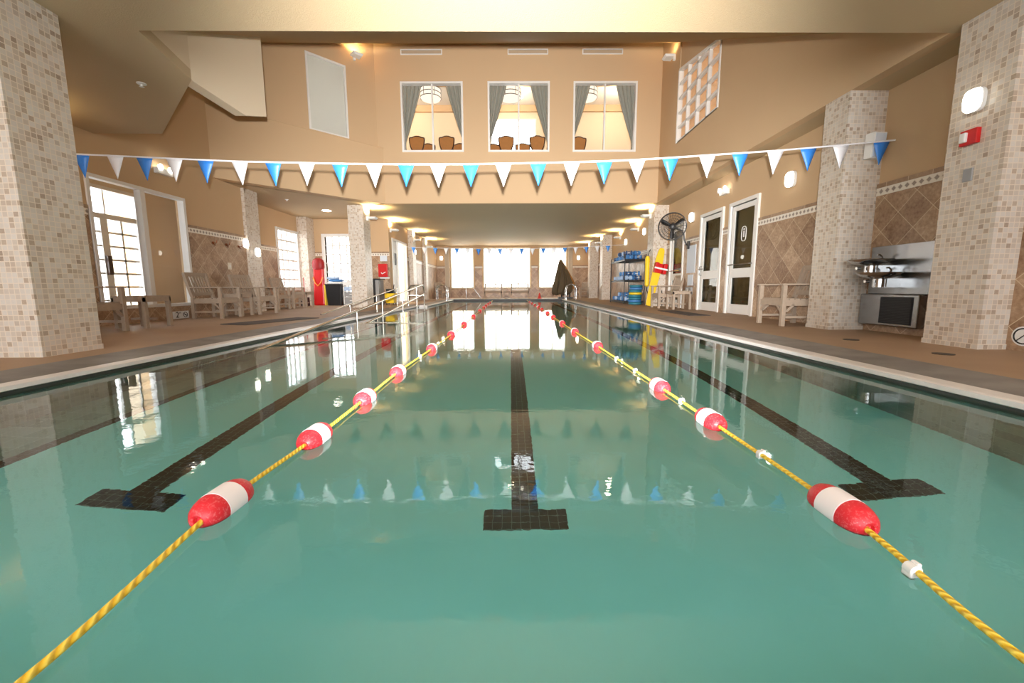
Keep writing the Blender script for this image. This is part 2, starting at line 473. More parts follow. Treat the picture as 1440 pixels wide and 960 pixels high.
# left side
LW = [(6.91, 8.85, .3, 2.43)]
m = holed('X', XL-.15, XL, -3, 10.8, 0, 8, LW); S(m.build('wall_left', 'paint'))
m = MB()
m.hexa([(-3.66, 4.43, ZC+.12), (-3.88, 5.4, ZC+.12), (-4.03, 5.4, ZC+.12), (-3.81, 4.43, ZC+.12), (-3.66, 4.43, 4), (-3.88, 5.4, 4), (-4.03, 5.4, 4), (-3.81, 4.43, 4)])
S(m.build('wall_left_fascia', 'paint_light'))
m = MB(); m.extrude([(-3.89, 5.4, ZC+.004), (-3.89, 6.46, ZC+.004), (-3.89, 7.0, 3.33), (-3.89, 7.0, 8), (-3.89, 5.4, 8)], (-3.89, 0, 0), (-4.05, 0, 0)); S(m.build('wall_left_upper', 'paint_light'))
def obl(off, s0, s1, z0, z1, th, name, mat, holes=()):
    """45-degree wall through (-3.76, 12.85), pushed back by off; s along it away from the corner"""
    m = holed('Y', off, off+th, -s1, -s0, z0, z1, [(-h[1], -h[0], h[2], h[3]) for h in holes])
    o = m.build(name, mat); o.location = (-3.76, YF, 0); o.rotation_euler = (0, 0, R(45)); return o
S(obl(0, 0, 4.6, ZC, 4.74, .3, 'wall_oblique', 'paint'))
S(obl(-.015, 0, 4.6, 4.715, 4.74, .02, 'trim_50', 'paint'))
FRO = (1.0, 2.02, 4.78, 6.66)
S(obl(.11, .1, 4.6, 4.74, 8, .15, 'wall_oblique_upper', 'paint', [FRO]))
# wing
m = holed('X', -7.75, -7.6, 10.8, 15.75, 0, ZC, [(13.72, 15.0, .6, 2.53)]); S(m.build('wall_left_wing', 'paint'))
m = MB(); m.box(-7.75, -6.95, 10.65, 10.8, 0, ZC); S(m.build('wall_left_return', 'paint'))
m = holed('Y', 15.6, 15.75, -7.75, -4.65, 0, ZC, [(-6.87, -5.3, .25, 2.52)]); S(m.build('wall_wing_back', 'paint'))
m = holed('X', -4.65, -4.5, 15.6, 26, 0, ZC, [(16.0, 18.1, 0.02, 2.45)]); S(m.build('wall_left_far', 'paint'))
EW = [(-3.6, -2.27, .62, 2.98), (-1.62, 1.19, .62, 2.98), (1.78, 3.4, .62, 2.98)]
m = holed('Y', YE, YE+.15, -4.65, 5.1, 0, ZC, EW); S(m.build('wall_far', 'paint'))
# wall behind the camera, with unseen openings added for frontal fill daylight
m = holed('Y', -3.15, -3, -7, 5.1, 0, ZC, [(-6.2, -1.2, .4, 2.8), (-.6, 4.4, .4, 2.8)]); S(m.build('wall_back', 'paint'))
portal('window_portal_back', (-3.7, -3.1, 1.6), 5.0, 2.4, (-3.7, 5, 1.6)); portal('window_portal_back', (1.9, -3.1, 1.6), 5.0, 2.4, (1.9, 5, 1.6))
portal('window_portal_far', (-.1, YE+.2, 1.8), 7.2, 2.4, (-.1, 0, 1.8))
portal('window_portal_wing', (-6.1, 15.85, 1.4), 1.6, 2.3, (-6.1, 0, 1.4)); portal('window_portal_wing', (-7.85, 14.36, 1.6), 1.3, 2.0, (0, 14.36, 1.6))
portal('window_portal_terrace', (-4.7, 17.05, 1.25), 2.1, 2.4, (0, 17.05, 1.25))

# wainscot of diamond travertine with mosaic border and a cap row
ntrim = [6]
def wains(axis, p, sgn, u0, u1, z1=1.95, th=.02):
    """panel in front of plane p, towards sgn"""
    a, b = sorted((p-sgn*.001, p+sgn*th))
    def bx(z0, z1, e=0):
        lo, hi = (a, b+e) if sgn > 0 else (a-e, b)
        m = MB()
        return m.box(lo, hi, u0, u1, z0, z1) if axis == 'X' else m.box(u0, u1, lo, hi, z0, z1)
    ntrim[0] += 1
    full = z1 > 1.5
    o = S(bx(0, 1.795 if full else z1).build('trim_%d' % ntrim[0], 'trav'))
    if full:
        bx(1.795, 1.895, .004).build('mosaic_border', 'border', o); bx(1.895, z1, .008).build('cap_row', 'travrow', o)
for u0, u1 in ((4.37, 8.38), (9.5, 9.76), (10.91, 11.89), (12.92, 25.5)):
    wains('X', XR, -1, u0, u1)
wains('X', 4.72, -1, -3, 3.85)
wains('X', XL, 1, 8.93, 10.8); wains('X', XL, 1, -3, 6.84); wains('X', XL, 1, 6.84, 8.93, .27)
wains('X', -7.6, 1, 10.8, 13.64); wains('X', -7.6, 1, 15.08, 15.6); wains('X', -7.6, 1, 13.64, 15.08, .56)
wains('Y', 15.6, -1, -7.58, -6.97); wains('Y', 15.6, -1, -5.2, -4.5)
wains('X', -4.5, 1, 18.2, 25.5)
for a, b in ((-4.5, -3.7), (-2.17, -1.72), (1.29, 1.68), (3.5, 4.93)):
    wains('Y', YE, -1, a, b)
for a, b in ((-3.7, -2.17), (-1.72, 1.29), (1.68, 3.5)):
    wains('Y', YE, -1, a, b, .58)

# mosaic columns
def column(x0, x1, y0, y1, label):
    m = MB(); m.box(x0, x1, y0, y1, 0, ZC); m.box(x0-.008, x1+.008, y0-.008, y1+.008, 0, .05)
    o = m.build('column', 'mosaic'); o['kind'] = 'structure'; o['label'] = label
column(-4.72, -4.2, 3.66, 4.2, 'nearest mosaic tiled column on the left deck')
column(4.43, 4.72, 3.85, 4.37, 'nearest mosaic tiled column on the right deck')
column(4.45, 4.95, 5.72, 6.15, 'mosaic tiled column between drinking fountain and armchair')
column(4.5, 4.95, 13.2, 13.75, 'mosaic tiled column behind the yellow spine board')
column(4.5, 4.95, 20.4, 20.95, 'mosaic tiled column beyond the black rack')
column(4.45, 4.95, 23.4, 23.9, 'mosaic tiled column by the far right corner')
column(-4.98, -4.5, 13.0, 13.6, 'free standing mosaic column beside the ramp handrail')
column(-4.5, -4.3, 18.5, 19.1, 'mosaic tiled column beyond the louvred terrace door')
column(-4.5, -4.35, 21.5, 22.0, 'mosaic tiled column near the far left corner')
column(-7.6, -6.72, 10.8, 11.35, 'mosaic tiled column at end of left wall')
column(-7.6, -7.25, 15.05, 15.6, 'mosaic tiled column in the corner of the left wing')

# ------------------------------------------------------------------ windows and doors
def frame_rects(axis, p0, p1, u0, u1, z0, z1, fw, ucuts=(), zcuts=(), mw=.03, md=None):
    m = MB()
    def bx(a, b, c, d, q0=p0, q1=p1):
        return m.box(q0, q1, a, b, c, d) if axis == 'X' else m.box(a, b, q0, q1, c, d)
    bx(u0, u0+fw, z0, z1); bx(u1-fw, u1, z0, z1); bx(u0+fw, u1-fw, z0, z0+fw); bx(u0+fw, u1-fw, z1-fw, z1)
    q = (p0+p1)/2; h = (md or abs(p1-p0)*.5)/2
    for u in ucuts:
        bx(u-mw/2, u+mw/2, z0+fw, z1-fw, q-h, q+h)
    for z in zcuts:
        bx(u0+fw, u1-fw, z-mw/2, z+mw/2, q-h*.9, q+h*.9)
    return m
def pane(axis, p, u0, u1, z0, z1, mat, parent, name='pane', th=.006):
    m = MB()
    m.box(p-th/2, p+th/2, u0, u1, z0, z1) if axis == 'X' else m.box(u0, u1, p-th/2, p+th/2, z0, z1)
    return m.build(name, mat, parent)
def fr(a, b, n):
    return [a+(b-a)*i/n for i in range(1, n)]

nw = [0]
def window(m, label, mat='white'):
    nw[0] += 1
    o = S(m.build('window_%d' % nw[0], mat, bevel=.004)); o['label'] = label; return o
# large two-panel window on the left wall
o = window(frame_rects('X', XL-.1, XL+.03, 6.86, 8.9, .26, 2.47, .06, (7.89,), (), .1, .12), 'large white two-panel window in the left wall')
pane('X', XL-.04, 6.9, 8.86, .3, 2.43, 'glass', o)
# wing windows
o = window(frame_rects('X', -7.72, -7.56, 13.66, 15.06, .54, 2.6, .09, fr(13.72, 15.0, 4), fr(.6, 2.53, 6), .06, .06), 'tall white paned window in the wing side wall')
pane('X', -7.66, 13.7, 15.02, .58, 2.55, 'glass', o)
o = window(frame_rects('Y', 15.56, 15.72, -6.98, -5.2, .18, 2.6, .11, fr(-6.87, -5.3, 6), fr(.25, 2.5, 7), .045, .05), 'tall white paned window in the wing back wall')
pane('Y', 15.66, -6.9, -5.28, .22, 2.55, 'glass', o)
# far windows with sheer curtains
for i, (a, b, z0, z1) in enumerate(EW):
    cuts = fr(a, b, 4 if b-a > 2 else 2)
    o = window(frame_rects('Y', YE-.03, YE+.1, a-.05, b+.05, z0-.05, z1+.05, .07, cuts, (), .05, .06), ('left', 'middle', 'right')[i]+' bright window in the far end wall')
    pane('Y', YE+.06, a, b, z0, z1, 'glass', o)
# upper far windows to the dining room
for i, (a, b, z0, z1) in enumerate(FW):
    o = window(frame_rects('Y', YF-.03, YF+.14, a-.01, b+.01, z0-.01, z1+.01, .055, ((a+b)/2,), (), .045, .08), ('left', 'middle', 'right')[i]+' upper window showing dining chairs')
    pane('Y', YF+.05, a, b, z0, z1, 'glass', o)
# gridded upper right window (top follows the roof slope)
m = MB(); ya, yb = 9.35, 11.55
top = lambda y: 5.78+(y-9.35)*.2
q0, q1 = XU-.02, XU+.1
for y in (ya, yb):
    m.box(q0, q1, y-.03, y+.03, 4.4, top(y))
for y in fr(ya, yb, 4):
    m.box(q0+.02, q1-.02, y-.03, y+.03, 4.4, top(y))
for k in range(6):
    z = 4.42+k*.36
    y0 = ya if z < top(ya) else ya+(z-top(ya))/.2
    if y0 < yb:
        m.box(q0+.02, q1-.02, y0, yb, z-.03, z+.03)
m.bar((XU+.04, ya, top(ya)), (XU+.04, yb, top(yb)), .12, .06)
o = window(m, 'white gridded window high in the right wall')
m = MB(); m.hexa([(XU+.05, ya, 4.4), (XU+.06, ya, 4.4), (XU+.06, yb, 4.4), (XU+.05, yb, 4.4), (XU+.05, ya, top(ya)), (XU+.06, ya, top(ya)), (XU+.06, yb, top(yb)), (XU+.05, yb, top(yb))])
m.build('pane', 'glass', o)
m = MB(); m.hexa([(XU+.03, ya-.02, top(ya)), (XU+.13, ya-.02, top(ya)), (XU+.13, yb+.02, top(yb)), (XU+.03, yb+.02, top(yb)), (XU+.03, ya-.02, 7.25), (XU+.13, ya-.02, 7.25), (XU+.13, yb+.02, 7.25), (XU+.03, yb+.02, 7.25)])
S(m.build('wall_right_infill', 'paint'))
# frosted panel in the oblique wall
m = frame_rects('Y', .08, .2, -FRO[1]-.02, -FRO[0]+.02, FRO[2]-.02, FRO[3]+.02, .05)
o = window(m, 'frosted window high in the oblique left wall'); o.location = (-3.76, YF, 0); o.rotation_euler = (0, 0, R(45))
pane('Y', .16, -FRO[1], -FRO[0], FRO[2], FRO[3], 'frosted', o)
# room seen through: gallery behind the gridded window
m = MB(); m.box(XU+.15, 8, 8.6, 8.7, 4, 8); m.box(XU+.15, 8, 12.6, 12.7, 4, 8); m.box(8, 8.1, 8.6, 12.7, 4, 8); m.box(XU+.15, 8, 8.6, 12.7, 4, 4.1); m.box(XU+.15, 8, 8.6, 12.7, 7.4, 7.5)
S(m.build('wall_gallery', 'paint'))
m = MB(); m.box(-2.4, -.7, .27, .3, 4.6, 4.7); m.box(-2.4, -.7, 1.9, 2.0, 4.6, 6.9); m.box(-2.45, -2.4, .27, 2.0, 4.6, 6.9); m.box(-.7, -.65, .27, 2.0, 4.6, 6.9); m.box(-2.4, -.7, .27, 2.0, 6.85, 6.9); m.box(-2.4, -.7, .27, 2.0, 4.6, 4.65)  # unseen box added behind the frosted pane to cut the daylight
o = S(m.build('wall_lobby', 'white')); o.location = (-3.76, YF, 0); o.rotation_euler = (0, 0, R(45))
q = Vector((-3.76, YF, 5.6))+Matrix.Rotation(R(45), 3, 'Z') @ Vector((-1.5, 1.5, 0))
lamp('lobby_light', 'POINT', q, 40, (.95, .97, 1), .15)  # lamp added to light the frosted pane from behind
lamp('gallery_light', 'POINT', (6.4, 10.6, 7.0), 70, (1, .85, .65), .15)

# glazed doors on the right
nd = [0]
def door(y0, y1, label, swing=True, sticker=False):
    nd[0] += 1
    m = MB(); F = .075
    m.box(XR-.045, XR+.15, y0-F, y0, 0, 2.36+F); m.box(XR-.045, XR+.15, y1, y1+F, 0, 2.36+F); m.box(XR-.045, XR+.15, y0, y1, 2.36, 2.36+F)
    d = S(m.build('door_%d' % nd[0], 'white', bevel=.006)); d['label'] = label
    m = MB(); a, b = y0+.012, y1-.012; s = .11
    q0, q1 = XR+.0, XR+.045
    m.box(q0, q1, a, a+s, .01, 2.345); m.box(q0, q1, b-s, b, .01, 2.345)
    for z0, z1 in ((.01, .22), (.80, 1.0), (2.24, 2.345)):
        m.box(q0, q1, a+s, b-s, z0, z1)
    lf = m.build('door_leaf', 'white', d, bevel=.004)
    pane('X', XR+.022, a+s, b-s, .22, .80, 'glassdark', d); pane('X', XR+.022, a+s, b-s, 1.0, 2.24, 'glassdark', d)
    return d, a, b
def push_bar(d, a, b, z=1.08):
    m = MB(); x = XR-.07
    m.tube([(XR+.0, a+.06, z), (x, a+.06, z), (x, b-.06, z), (XR+.0, b-.06, z)], .013, 8); m.build('push_bar', 'steel', d, True)
d, a, b = door(8.46, 9.42, 'nearest white glazed door in the right wall'); push_bar(d, a, b)
m = MB(); pts = []
for k in range(24):
    th = 2*PI*k/24; pts.append((XR+.015, 8.94+.085*math.copysign(abs(math.cos(th))**.6, math.cos(th)), 1.72+.15*math.copysign(abs(math.sin(th))**.6, math.sin(th))))
m.tube(pts, .008, 6, True); m.build('door_emblem_ring', 'whiteplastic', d)
m = MB(); m.box(XR+.012, XR+.018, 8.92, 8.96, 1.65, 1.78); m.lathe([(.001, 0), (.022, .0), (.022, .005), (.001, .005)], (XR+.012, 8.94, 1.815), 'X', 12); m.build('door_emblem_figure', 'whiteplastic', d)
d, a, b = door(9.83, 10.84, 'white glazed door left of the nearest door in the right wall')
m = MB(); x = XR-.06
m.tube([(XR, b-.06, .9), (x, b-.06, .9), (x, b-.06, 1.12), (XR, b-.06, 1.12)], .012, 8); m.tube([(XR, b-.06, 1.05), (x-.02, b-.06, 1.05), (x-.02, b-.28, 1.05)], .012, 8); m.build('door_handle', 'steel', d, True)
m = MB()
for z in (.25, 1.2, 2.1):
    m.cyl((XR-.02, a-.005, z-.06), (XR-.02, a-.005, z+.06), .014, 8)
m.build('hinge', 'grey', d)
d, a, b = door(11.96, 12.85, 'white glazed door under the wall fan'); push_bar(d, a, b)
# corridor behind the doors
m = MB(); m.box(XR+.15, 8.2, 7.9, 8.0, 0, ZC); m.box(XR+.15, 8.2, 13.6, 13.7, 0, ZC); m.box(8.2, 8.3, 7.9, 13.7, 0, ZC); m.box(XR+.15, 8.2, 11.4, 11.5, 0, ZC)
S(m.build('wall_corridor', 'paint'))
m = MB(); m.box(XR+.1, 8.2, 7.9, 13.7, -.1, 0); S(m.build('floor_corridor', 'deck'))
m = MB(); m.box(XR+.15, 8.2, 7.9, 13.7, 2.9, 3.0); S(m.build('ceiling_corridor', 'ceiling'))
lamp('corridor_light', 'POINT', (6.5, 12.5, 2.6), 50, (1, .8, .55), .1); lamp('corridor_light', 'POINT', (7.3, 9.5, 2.6), 60, (1, .9, .75), .1)

# terrace door with louvred blind on the far left wall, white leaf beside it
m = frame_rects('X', -4.62, -4.47, 15.95, 18.15, 0.0, 2.5, .08, (16.75,), (), .09, .12)
d = S(m.build('door_4', 'white')); d['label'] = 'white terrace door with louvred blind on the far left wall'
m = MB(); m.box(-4.58, -4.53, 16.03, 16.72, .02, 2.44); m.build('door_leaf', 'white', d)
m = MB()
for k in range(14):
    y = 16.83+k*.093
    m.hexa([(-4.56, y, .1), (-4.53, y+.07, .1), (-4.527, y+.07, .1), (-4.557, y, .1), (-4.56, y, 2.4), (-4.53, y+.07, 2.4), (-4.527, y+.07, 2.4), (-4.557, y, 2.4)])
m.build('blind', 'sheer', d)
pane('X', -4.6, 16.79, 18.07, .08, 2.42, 'glass', d)

# vestibule outside the large left window with paned glass doors
VX = -8.2
m = holed('X', VX-.12, VX, 6, 11, 0, ZC, [(7.75, 9.36, 0, 2.66)]); m.box(VX, XL-.15, 5.9, 6.0, 0, ZC); m.box(VX, XL-.15, 11.0, 11.1, 0, ZC)
S(m.build('wall_vestibule', 'paint_light'))
m = MB(); m.box(VX-.12, XL-.1, 6, 11, -.1, 0); S(m.build('floor_vestibule', 'deck'))
m = MB(); m.box(VX, XL-.15, 6, 11, 2.95, ZC); S(m.build('ceiling_vestibule', 'ceiling'))
m = frame_rects('X', VX-.1, VX+.03, 7.75, 9.36, 0, 2.66, .07, (), (2.07,), .1, .1)
m.box(VX-.06, VX, 8.49, 8.64, 0, 2.03); m.box(VX-.05, VX-.02, 8.62, 8.65, 2.1, 2.6)
for y0, y1, n_ in ((7.82, 8.49, 3), (8.64, 9.29, 2)):
    for u in fr(y0, y1, n_):
        m.box(VX-.05, VX-.02, u-.02, u+.02, 0.1, 2.03)
    for z in fr(.1, 2.03, 7):
        m.box(VX-.05, VX-.02, y0, y1, z-.02, z+.02)
    m.box(VX-.06, VX, y0, y1, 0, .12)
d = S(m.build('door_5', 'white')); d['label'] = 'white paned glass doors outside the large left window'
pane('X', VX-.035, 7.82, 9.29, .1, 2.6, 'glass', d)
m = MB(); m.box(VX, VX+.05, 8.51, 8.6, .9, 1.28); m.build('handle', 'darkwood', d)
portal('window_portal_vestibule', (VX-.2, 8.55, 1.35), 1.6, 2.6, (0, 8.55, 1.35))
m = MB(); m.box(-9.3, -9.0, 9.75, 10.15, 0, 3); struct(m.build('porch_column', 'paint_light'))
# something dark standing outside the vestibule: a terrace balustrade
m = MB()
for k in range(9):
    m.bar((-11.5, 6.5+k*.35, 0), (-11.5, 6.5+k*.35, 1.0), .05, .05)
m.box(-11.55, -11.45, 6.3, 9.6, .95, 1.05); m.box(-11.55, -11.45, 6.3, 9.6, .05, .12)
tag(m.build('balustrade', 'black'), 'dark balustrade outside the paned glass doors', 'railing')
m = MB(); m.box(-14, -9.3, 2, 14, -.3, -.02); S(m.build('floor_terrace', 'coping'))

# ------------------------------------------------------------------ dining room behind the upper windows
ZD, ZT = 4.45, 8.0
m = MB(); m.box(-6, 6.5, YF+.15, 18.2, ZD-.1, ZD); S(m.build('floor_dining', 'darkwood'))
m = MB(); m.box(-6, 6.5, YF+.15, 18.2, ZT, ZT+.1); S(m.build('ceiling_dining', 'white'))
m = holed('Y', 18, 18.15, -6, 6.5, ZD, ZT, [(-.8, 1.1, 4.9, 7.5)]); m.box(-6.1, -6, YF+.15, 18.15, ZD, ZT); m.box(6.5, 6.6, YF+.15, 18.15, ZD, ZT)
S(m.build('wall_dining', 'paint_light'))
m = MB(); m.box(-6, 6.5, 17.88, 18, ZT-.25, ZT); m.box(-6, 6.5, 15.9, 16.1, ZT-.12, ZT); m.box(-6, 6.5, 13.9, 14.1, ZT-.3, ZT); S(m.build('trim_40', 'paint'))
m = frame_rects('Y', 17.97, 18.1, -.8, 1.1, 4.9, 7.5, .06, fr(-.8, 1.1, 3), (6.5,), .035, .04)
pts = [(.15+.93*math.cos(PI*k/12), 18.03, 6.5+.75*math.sin(PI*k/12)) for k in range(13)]
m.tube(pts, .02, 6)
o = window(m, 'bright arched dining room window behind the chairs')
portal('window_portal_dining', (.15, 18.3, 6.2), 1.9, 2.6, (.15, 10, 6.2))
for x in (-4.2, 0, 4.2):
    lamp('dining_light', 'POINT', (x, 16.3, 7.5), 90, (1, .84, .62), .2)

# drum pendants
def pendant(x, label):
    r = thing('pendant_lamp', (x, 15.6, ZT), label, 'lamp', 'drum pendants in the dining room')
    m = MB(); m.cyl((0, 0, 0), (0, 0, -.42), .012, 8); m.lathe([(.001, 0), (.06, 0), (.06, -.03), (.001, -.03)], n=12); m.build('stem', 'darkwood', r, True)
    m = MB(); m.lathe([(.30, -.46), (.36, -.44), (.36, -.72), (.33, -.76), (.2, -.8), (.05, -.81)], n=28); m.build('drum_shade', 'shadeglow', r, True)
    m = MB()
    for z in (-.44, -.58, -.72):
        m.tube([(.365*math.cos(2*PI*k/28), .365*math.sin(2*PI*k/28), z) for k in range(28)], .012, 6, True)
    for k in range(6):
        a = 2*PI*k/6; m.bar((.365*math.cos(a), .365*math.sin(a), -.44), (.365*math.cos(a), .365*math.sin(a), -.72), .015, .015)
    m.build('shade_band', 'darkwood', r, True)
for x, l in ((-2.8, 'left'), (.03, 'middle'), (2.75, 'right')):
    pendant(x, 'lit drum pendant lamp seen through the %s upper window' % l)
lamp_i = 0
for x, y, wd in ((-1.6, 16.8, 'left'), (.4, 17.2, 'middle')):
    m = MB(); m.lathe([(.001, 0), (.13, 0), (.13, -.012), (.001, -.012)], (x, y, ZT), n=16)
    tag(m.build('recessed_light', 'lampglow'), 'small round ceiling light in the dining room, seen through the %s upper window' % wd, 'lamp')

# tied-back drapes
def drape(xe, sgn, z0, z1, label, wtop=.62):
    rows = []
    for i in range(21):
        f = i/20; z = z1-(z1-z0)*f
        wd = wtop*(1-.88*min(1, f/.72)**1.15) if f < .72 else wtop*(.12+.10*(f-.72)/.28)
        row = []
        for k in range(29):
            g = k/28; row.append((xe+sgn*wd*g, YF+.32+.035*math.sin(g*2*PI*5)*(1-.4*f), z))
        rows.append(row)
    m = MB(); m.sheet(rows); o = tag(m.build('drape', 'drape', None, True, solid=.012), label, 'curtain', 'grey drapes at the upper windows')
for (a, b, z0, z1), l in zip(FW, ('left', 'middle', 'right')):
    drape(a-.06, 1, z0-.35, z1+.15, 'grey green drape on the left side of the %s upper window' % l); drape(b+.06, -1, z0-.35, z1+.15, 'grey green drape on the right side of the %s upper window' % l)

# shield-back dining chairs seen from behind
def dining_chair(x, y, label, rz=0):
    r = thing('dining_chair', (x, y, ZD), label, 'chair', 'shield back dining chairs upstairs', rz)
    half = [(0, 1.0), (.06, .995), (.11, .975), (.16, .955), (.205, .955), (.235, .945), (.24, .89), (.228, .79), (.21, .69), (.175, .60), (.12, .53), (.06, .495), (0, .485)]
    full = half+[(-x_, z_) for x_, z_ in half[-2:0:-1]]
    def outline(s, yy):
        return [(x_*s, yy, .74+(z_-.74)*s) for x_, z_ in full]
    m = MB(); m.tube(outline(1, 0), .022, 6, True); m.build('back_frame', 'darkwood', r, True)
    m = MB(); a = m.verts(outline(.93, -.022)); b = m.verts(outline(.93, .022)); m.face(a); m.face(b[::-1])
    for k in range(24):
        m.face([a[k], a[(k+1) % 24], b[(k+1) % 24], b[k]])
    m.build('backrest', 'seatfab', r)
    m = MB(); m.box(-.24, .24, 0.02, .5, .40, .49); m.build('seat', 'seatfab', r, bevel=.03)
    for sx in (-1, 1):
        m = MB(); m.tube([(sx*.2, -.06, 0), (sx*.2, 0, .42), (sx*.17, 0, .56)], [.016, .022, .018], 8); m.build('leg', 'darkwood', r, True)
        m = MB(); m.tube([(sx*.2, .46, 0), (sx*.2, .46, .42)], [.015, .025], 8); m.build('leg', 'darkwood', r, True)
    return r
DC = [(590, 14.0, 'leftmost dining chair in the left upper window'), (605, 14.7, 'second dining chair from left in the left upper window'), (631, 14.0, 'third dining chair from left in the left upper window'),
      (649, 14.7, 'rightmost dining chair in the left upper window'), (695, 14.75, 'leftmost dining chair in the middle upper window'), (713, 14.0, 'second dining chair from left in the middle upper window'),
      (736, 14.7, 'third dining chair from left in the middle upper window'), (756, 14.0, 'rightmost dining chair in the middle upper window'), (813, 14.1, 'single dining chair at left of the right upper window')]
for px, y, l in DC:
    dining_chair((px-718)/598*y, y, l)

# ------------------------------------------------------------------ lane ropes and floats
LF = [(-.93, 1.25), (-.911, 1.84), (-.917, 2.52), (-.933, 3.34), (-.905, 4.68), (-.885, 6.11), (-.888, 7.84), (-.90, 9.99), (-.927, 12.48), (-.94, 14.5), (-.95, 15.93), (-.955, 17.68), (-.96, 19.38)]
RF = [(1.02, 1.19), (1.03, 2.05), (1.034, 2.79), (1.027, 4.82), (1.006, 6.43), (1.005, 7.97), (1.0, 9.63), (.999, 11.11), (.998, 13.13), (.985, 14.58), (.965, 16.38), (.95, 18.26), (.93, 20.1)]
ZFL = -.086
def smooth_path(pts, n=6):
    out = []
    for i in range(len(pts)-1):
        p0, p1, p2, p3 = pts[max(i-1, 0)], pts[i], pts[i+1], pts[min(i+2, len(pts)-1)]
        for k in range(n):
            t = k/n
            out.append(tuple(.5*((2*b)+(-a+c)*t+(2*a-5*b+4*c-d)*t*t+(-a+3*b-3*c+d)*t**3) for a, b, c, d in zip(p0, p1, p2, p3)))
    out.append(pts[-1]); return out
def lane_rope(fl, x0, xe, side):
    pts = [(x0, P0-.02, ZW+.02), (x0+(fl[0][0]-x0)*.12, .7, ZFL)]+[(x, y, ZFL) for x, y in fl]+[(xe, P1-.02, ZFL)]
    m = MB(); m.tube(smooth_path(pts), .0085, 10)
    tag(m.build('lane_rope', 'rope', None, True), 'yellow twisted lane rope floating on the %s of the centre lane' % side, 'rope')
    ang = lambda i: math.atan2(-(fl[min(i+1, len(fl)-1)][0]-fl[max(i-1, 0)][0]), fl[min(i+1, len(fl)-1)][1]-fl[max(i-1, 0)][1])
    L, r0 = .215, .055
    words = ['nearest', 'second', 'third', 'fourth', 'fifth', 'sixth', 'seventh', 'eighth', 'ninth', 'tenth', 'eleventh', 'twelfth', 'farthest']
    first = None
    for i, (x, y) in enumerate(fl):
        lab = '%s red and white float %son the %s lane rope' % (words[i], 'from the camera ' if 0 < i < 12 else '', side)
        if first is None:
            first = thing('lane_float', (x, y, ZFL), lab, 'float', 'floats on the %s lane rope' % side, ang(i))
            h = L/2
            m = MB(); m.lathe([(.010, -h+.012), (.014, -h+.003), (.022, -h), (.033, -h+.007), (.044, -h+.02), (.051, -h+.038), (r0, -h+.058), (r0, -.041), (r0-.003, -.039), (r0-.003, .039), (r0, .041), (r0, h-.058), (.051, h-.038), (.044, h-.02), (.033, h-.007), (.022, h), (.014, h-.003), (.010, h-.012)], axis='Y', n=28)
            m.build('float_body', 'floatred', first, True)
            m = MB(); m.lathe([(r0-.004, -.0395), (r0+.0012, -.039), (r0+.0015, 0), (r0+.0012, .039), (r0-.004, .0395)], axis='Y', n=28); b = m.build('float_band', 'floatwhite', first, True); b['label'] = 'white band'
        else:
            dup(first, (x, y, ZFL), lab, None, ang(i))
lane_rope(LF, -.86, -.98, 'left'); lane_rope(RF, .94, .9, 'right')
def clip(x, y, label, big=True):
    r = thing('rope_clip', (x, y, ZFL), label, 'clip', 'white clips on the lane ropes')
    m = MB(); m.lathe([(.0085, -.013), (.016, -.011), (.016, .011), (.0085, .013)], axis='Y', n=14); m.build('collar', 'whiteplastic', r, True)
    m = MB(); m.box(-.015, -.003, -.013, .013, -.024, .003); m.box(.003, .014, -.01, .01, .0, .02); m.build('lug', 'whiteplastic', r, bevel=.003)
for x, y, l in ((.978, .92, 'white plastic clip in front of the nearest float on the right lane rope'), (1.032, 1.62, 'white plastic clip between first and second floats on the right lane rope'), (1.034, 2.42, 'white plastic clip between second and third floats on the right lane rope'),
                (1.032, 3.35, 'white plastic clip just beyond the third float on the right lane rope'), (1.03, 3.95, 'white plastic clip midway between third and fourth floats on the right lane rope'),
                (-.905, 5.1, 'white plastic clip just beyond the fifth float on the left lane rope'), (-.915, 4.1, 'white plastic clip just before the fifth float on the left lane rope')):
    clip(x, y, l)

# ------------------------------------------------------------------ pennant lines
def pennants(y, xs, sz, w, h, x0, x1, zl, zr, label, name_group):
    r = thing('pennant_line', (0, y, 0), label, 'pennants')
    def zs(x):
        return sz(x)
    m = MB(); m.tube([(x0+(x1-x0)*k/60, 0, zs(x0+(x1-x0)*k/60)) for k in range(61)], .011 if w > .2 else .008, 8); m.build('cord', 'flagwhite', r, True)
    rnd = random.Random(3)
    for i, x in enumerate(xs):
        m = MB(); tw = rnd.uniform(-.03, .03); n = 6
        a, b = x-w/2, x+w/2
        g0 = m.verts([(a, -.001, zs(a)), (x, .0, zs(x)), (b, .001, zs(b))])
        rows = []
        for k in range(n):
            f = k/n; hw = w/2*(1-f)
            rows.append([(x-hw, -tw*f, zs(x)-h*f+(zs(a)-zs(x))*(1-f)), (x, -tw*f*1.4-.006*math.sin(f*3), zs(x)-h*f), (x+hw, -tw*f, zs(x)-h*f+(zs(b)-zs(x))*(1-f))])
        rows.append([(x-.003, -tw, zs(x)-h), (x, -tw, zs(x)-h), (x+.003, -tw, zs(x)-h)])
        m.sheet(rows)
        p = m.build('pennant', 'flagblue' if i % 2 == 0 else 'flagwhite', r, True, solid=.0015); p['label'] = 'blue pennant' if i % 2 == 0 else 'white pennant'
xs = [-5.491, -5.057, -4.687, -4.307, -3.908, -3.473, -3.045, -2.616, -2.187, -1.749, -1.337, -.925, -.504, -.083, .367, .798, 1.219, 1.641, 2.071, 2.546, 2.967, 3.423, 3.842, 4.261, 4.779]
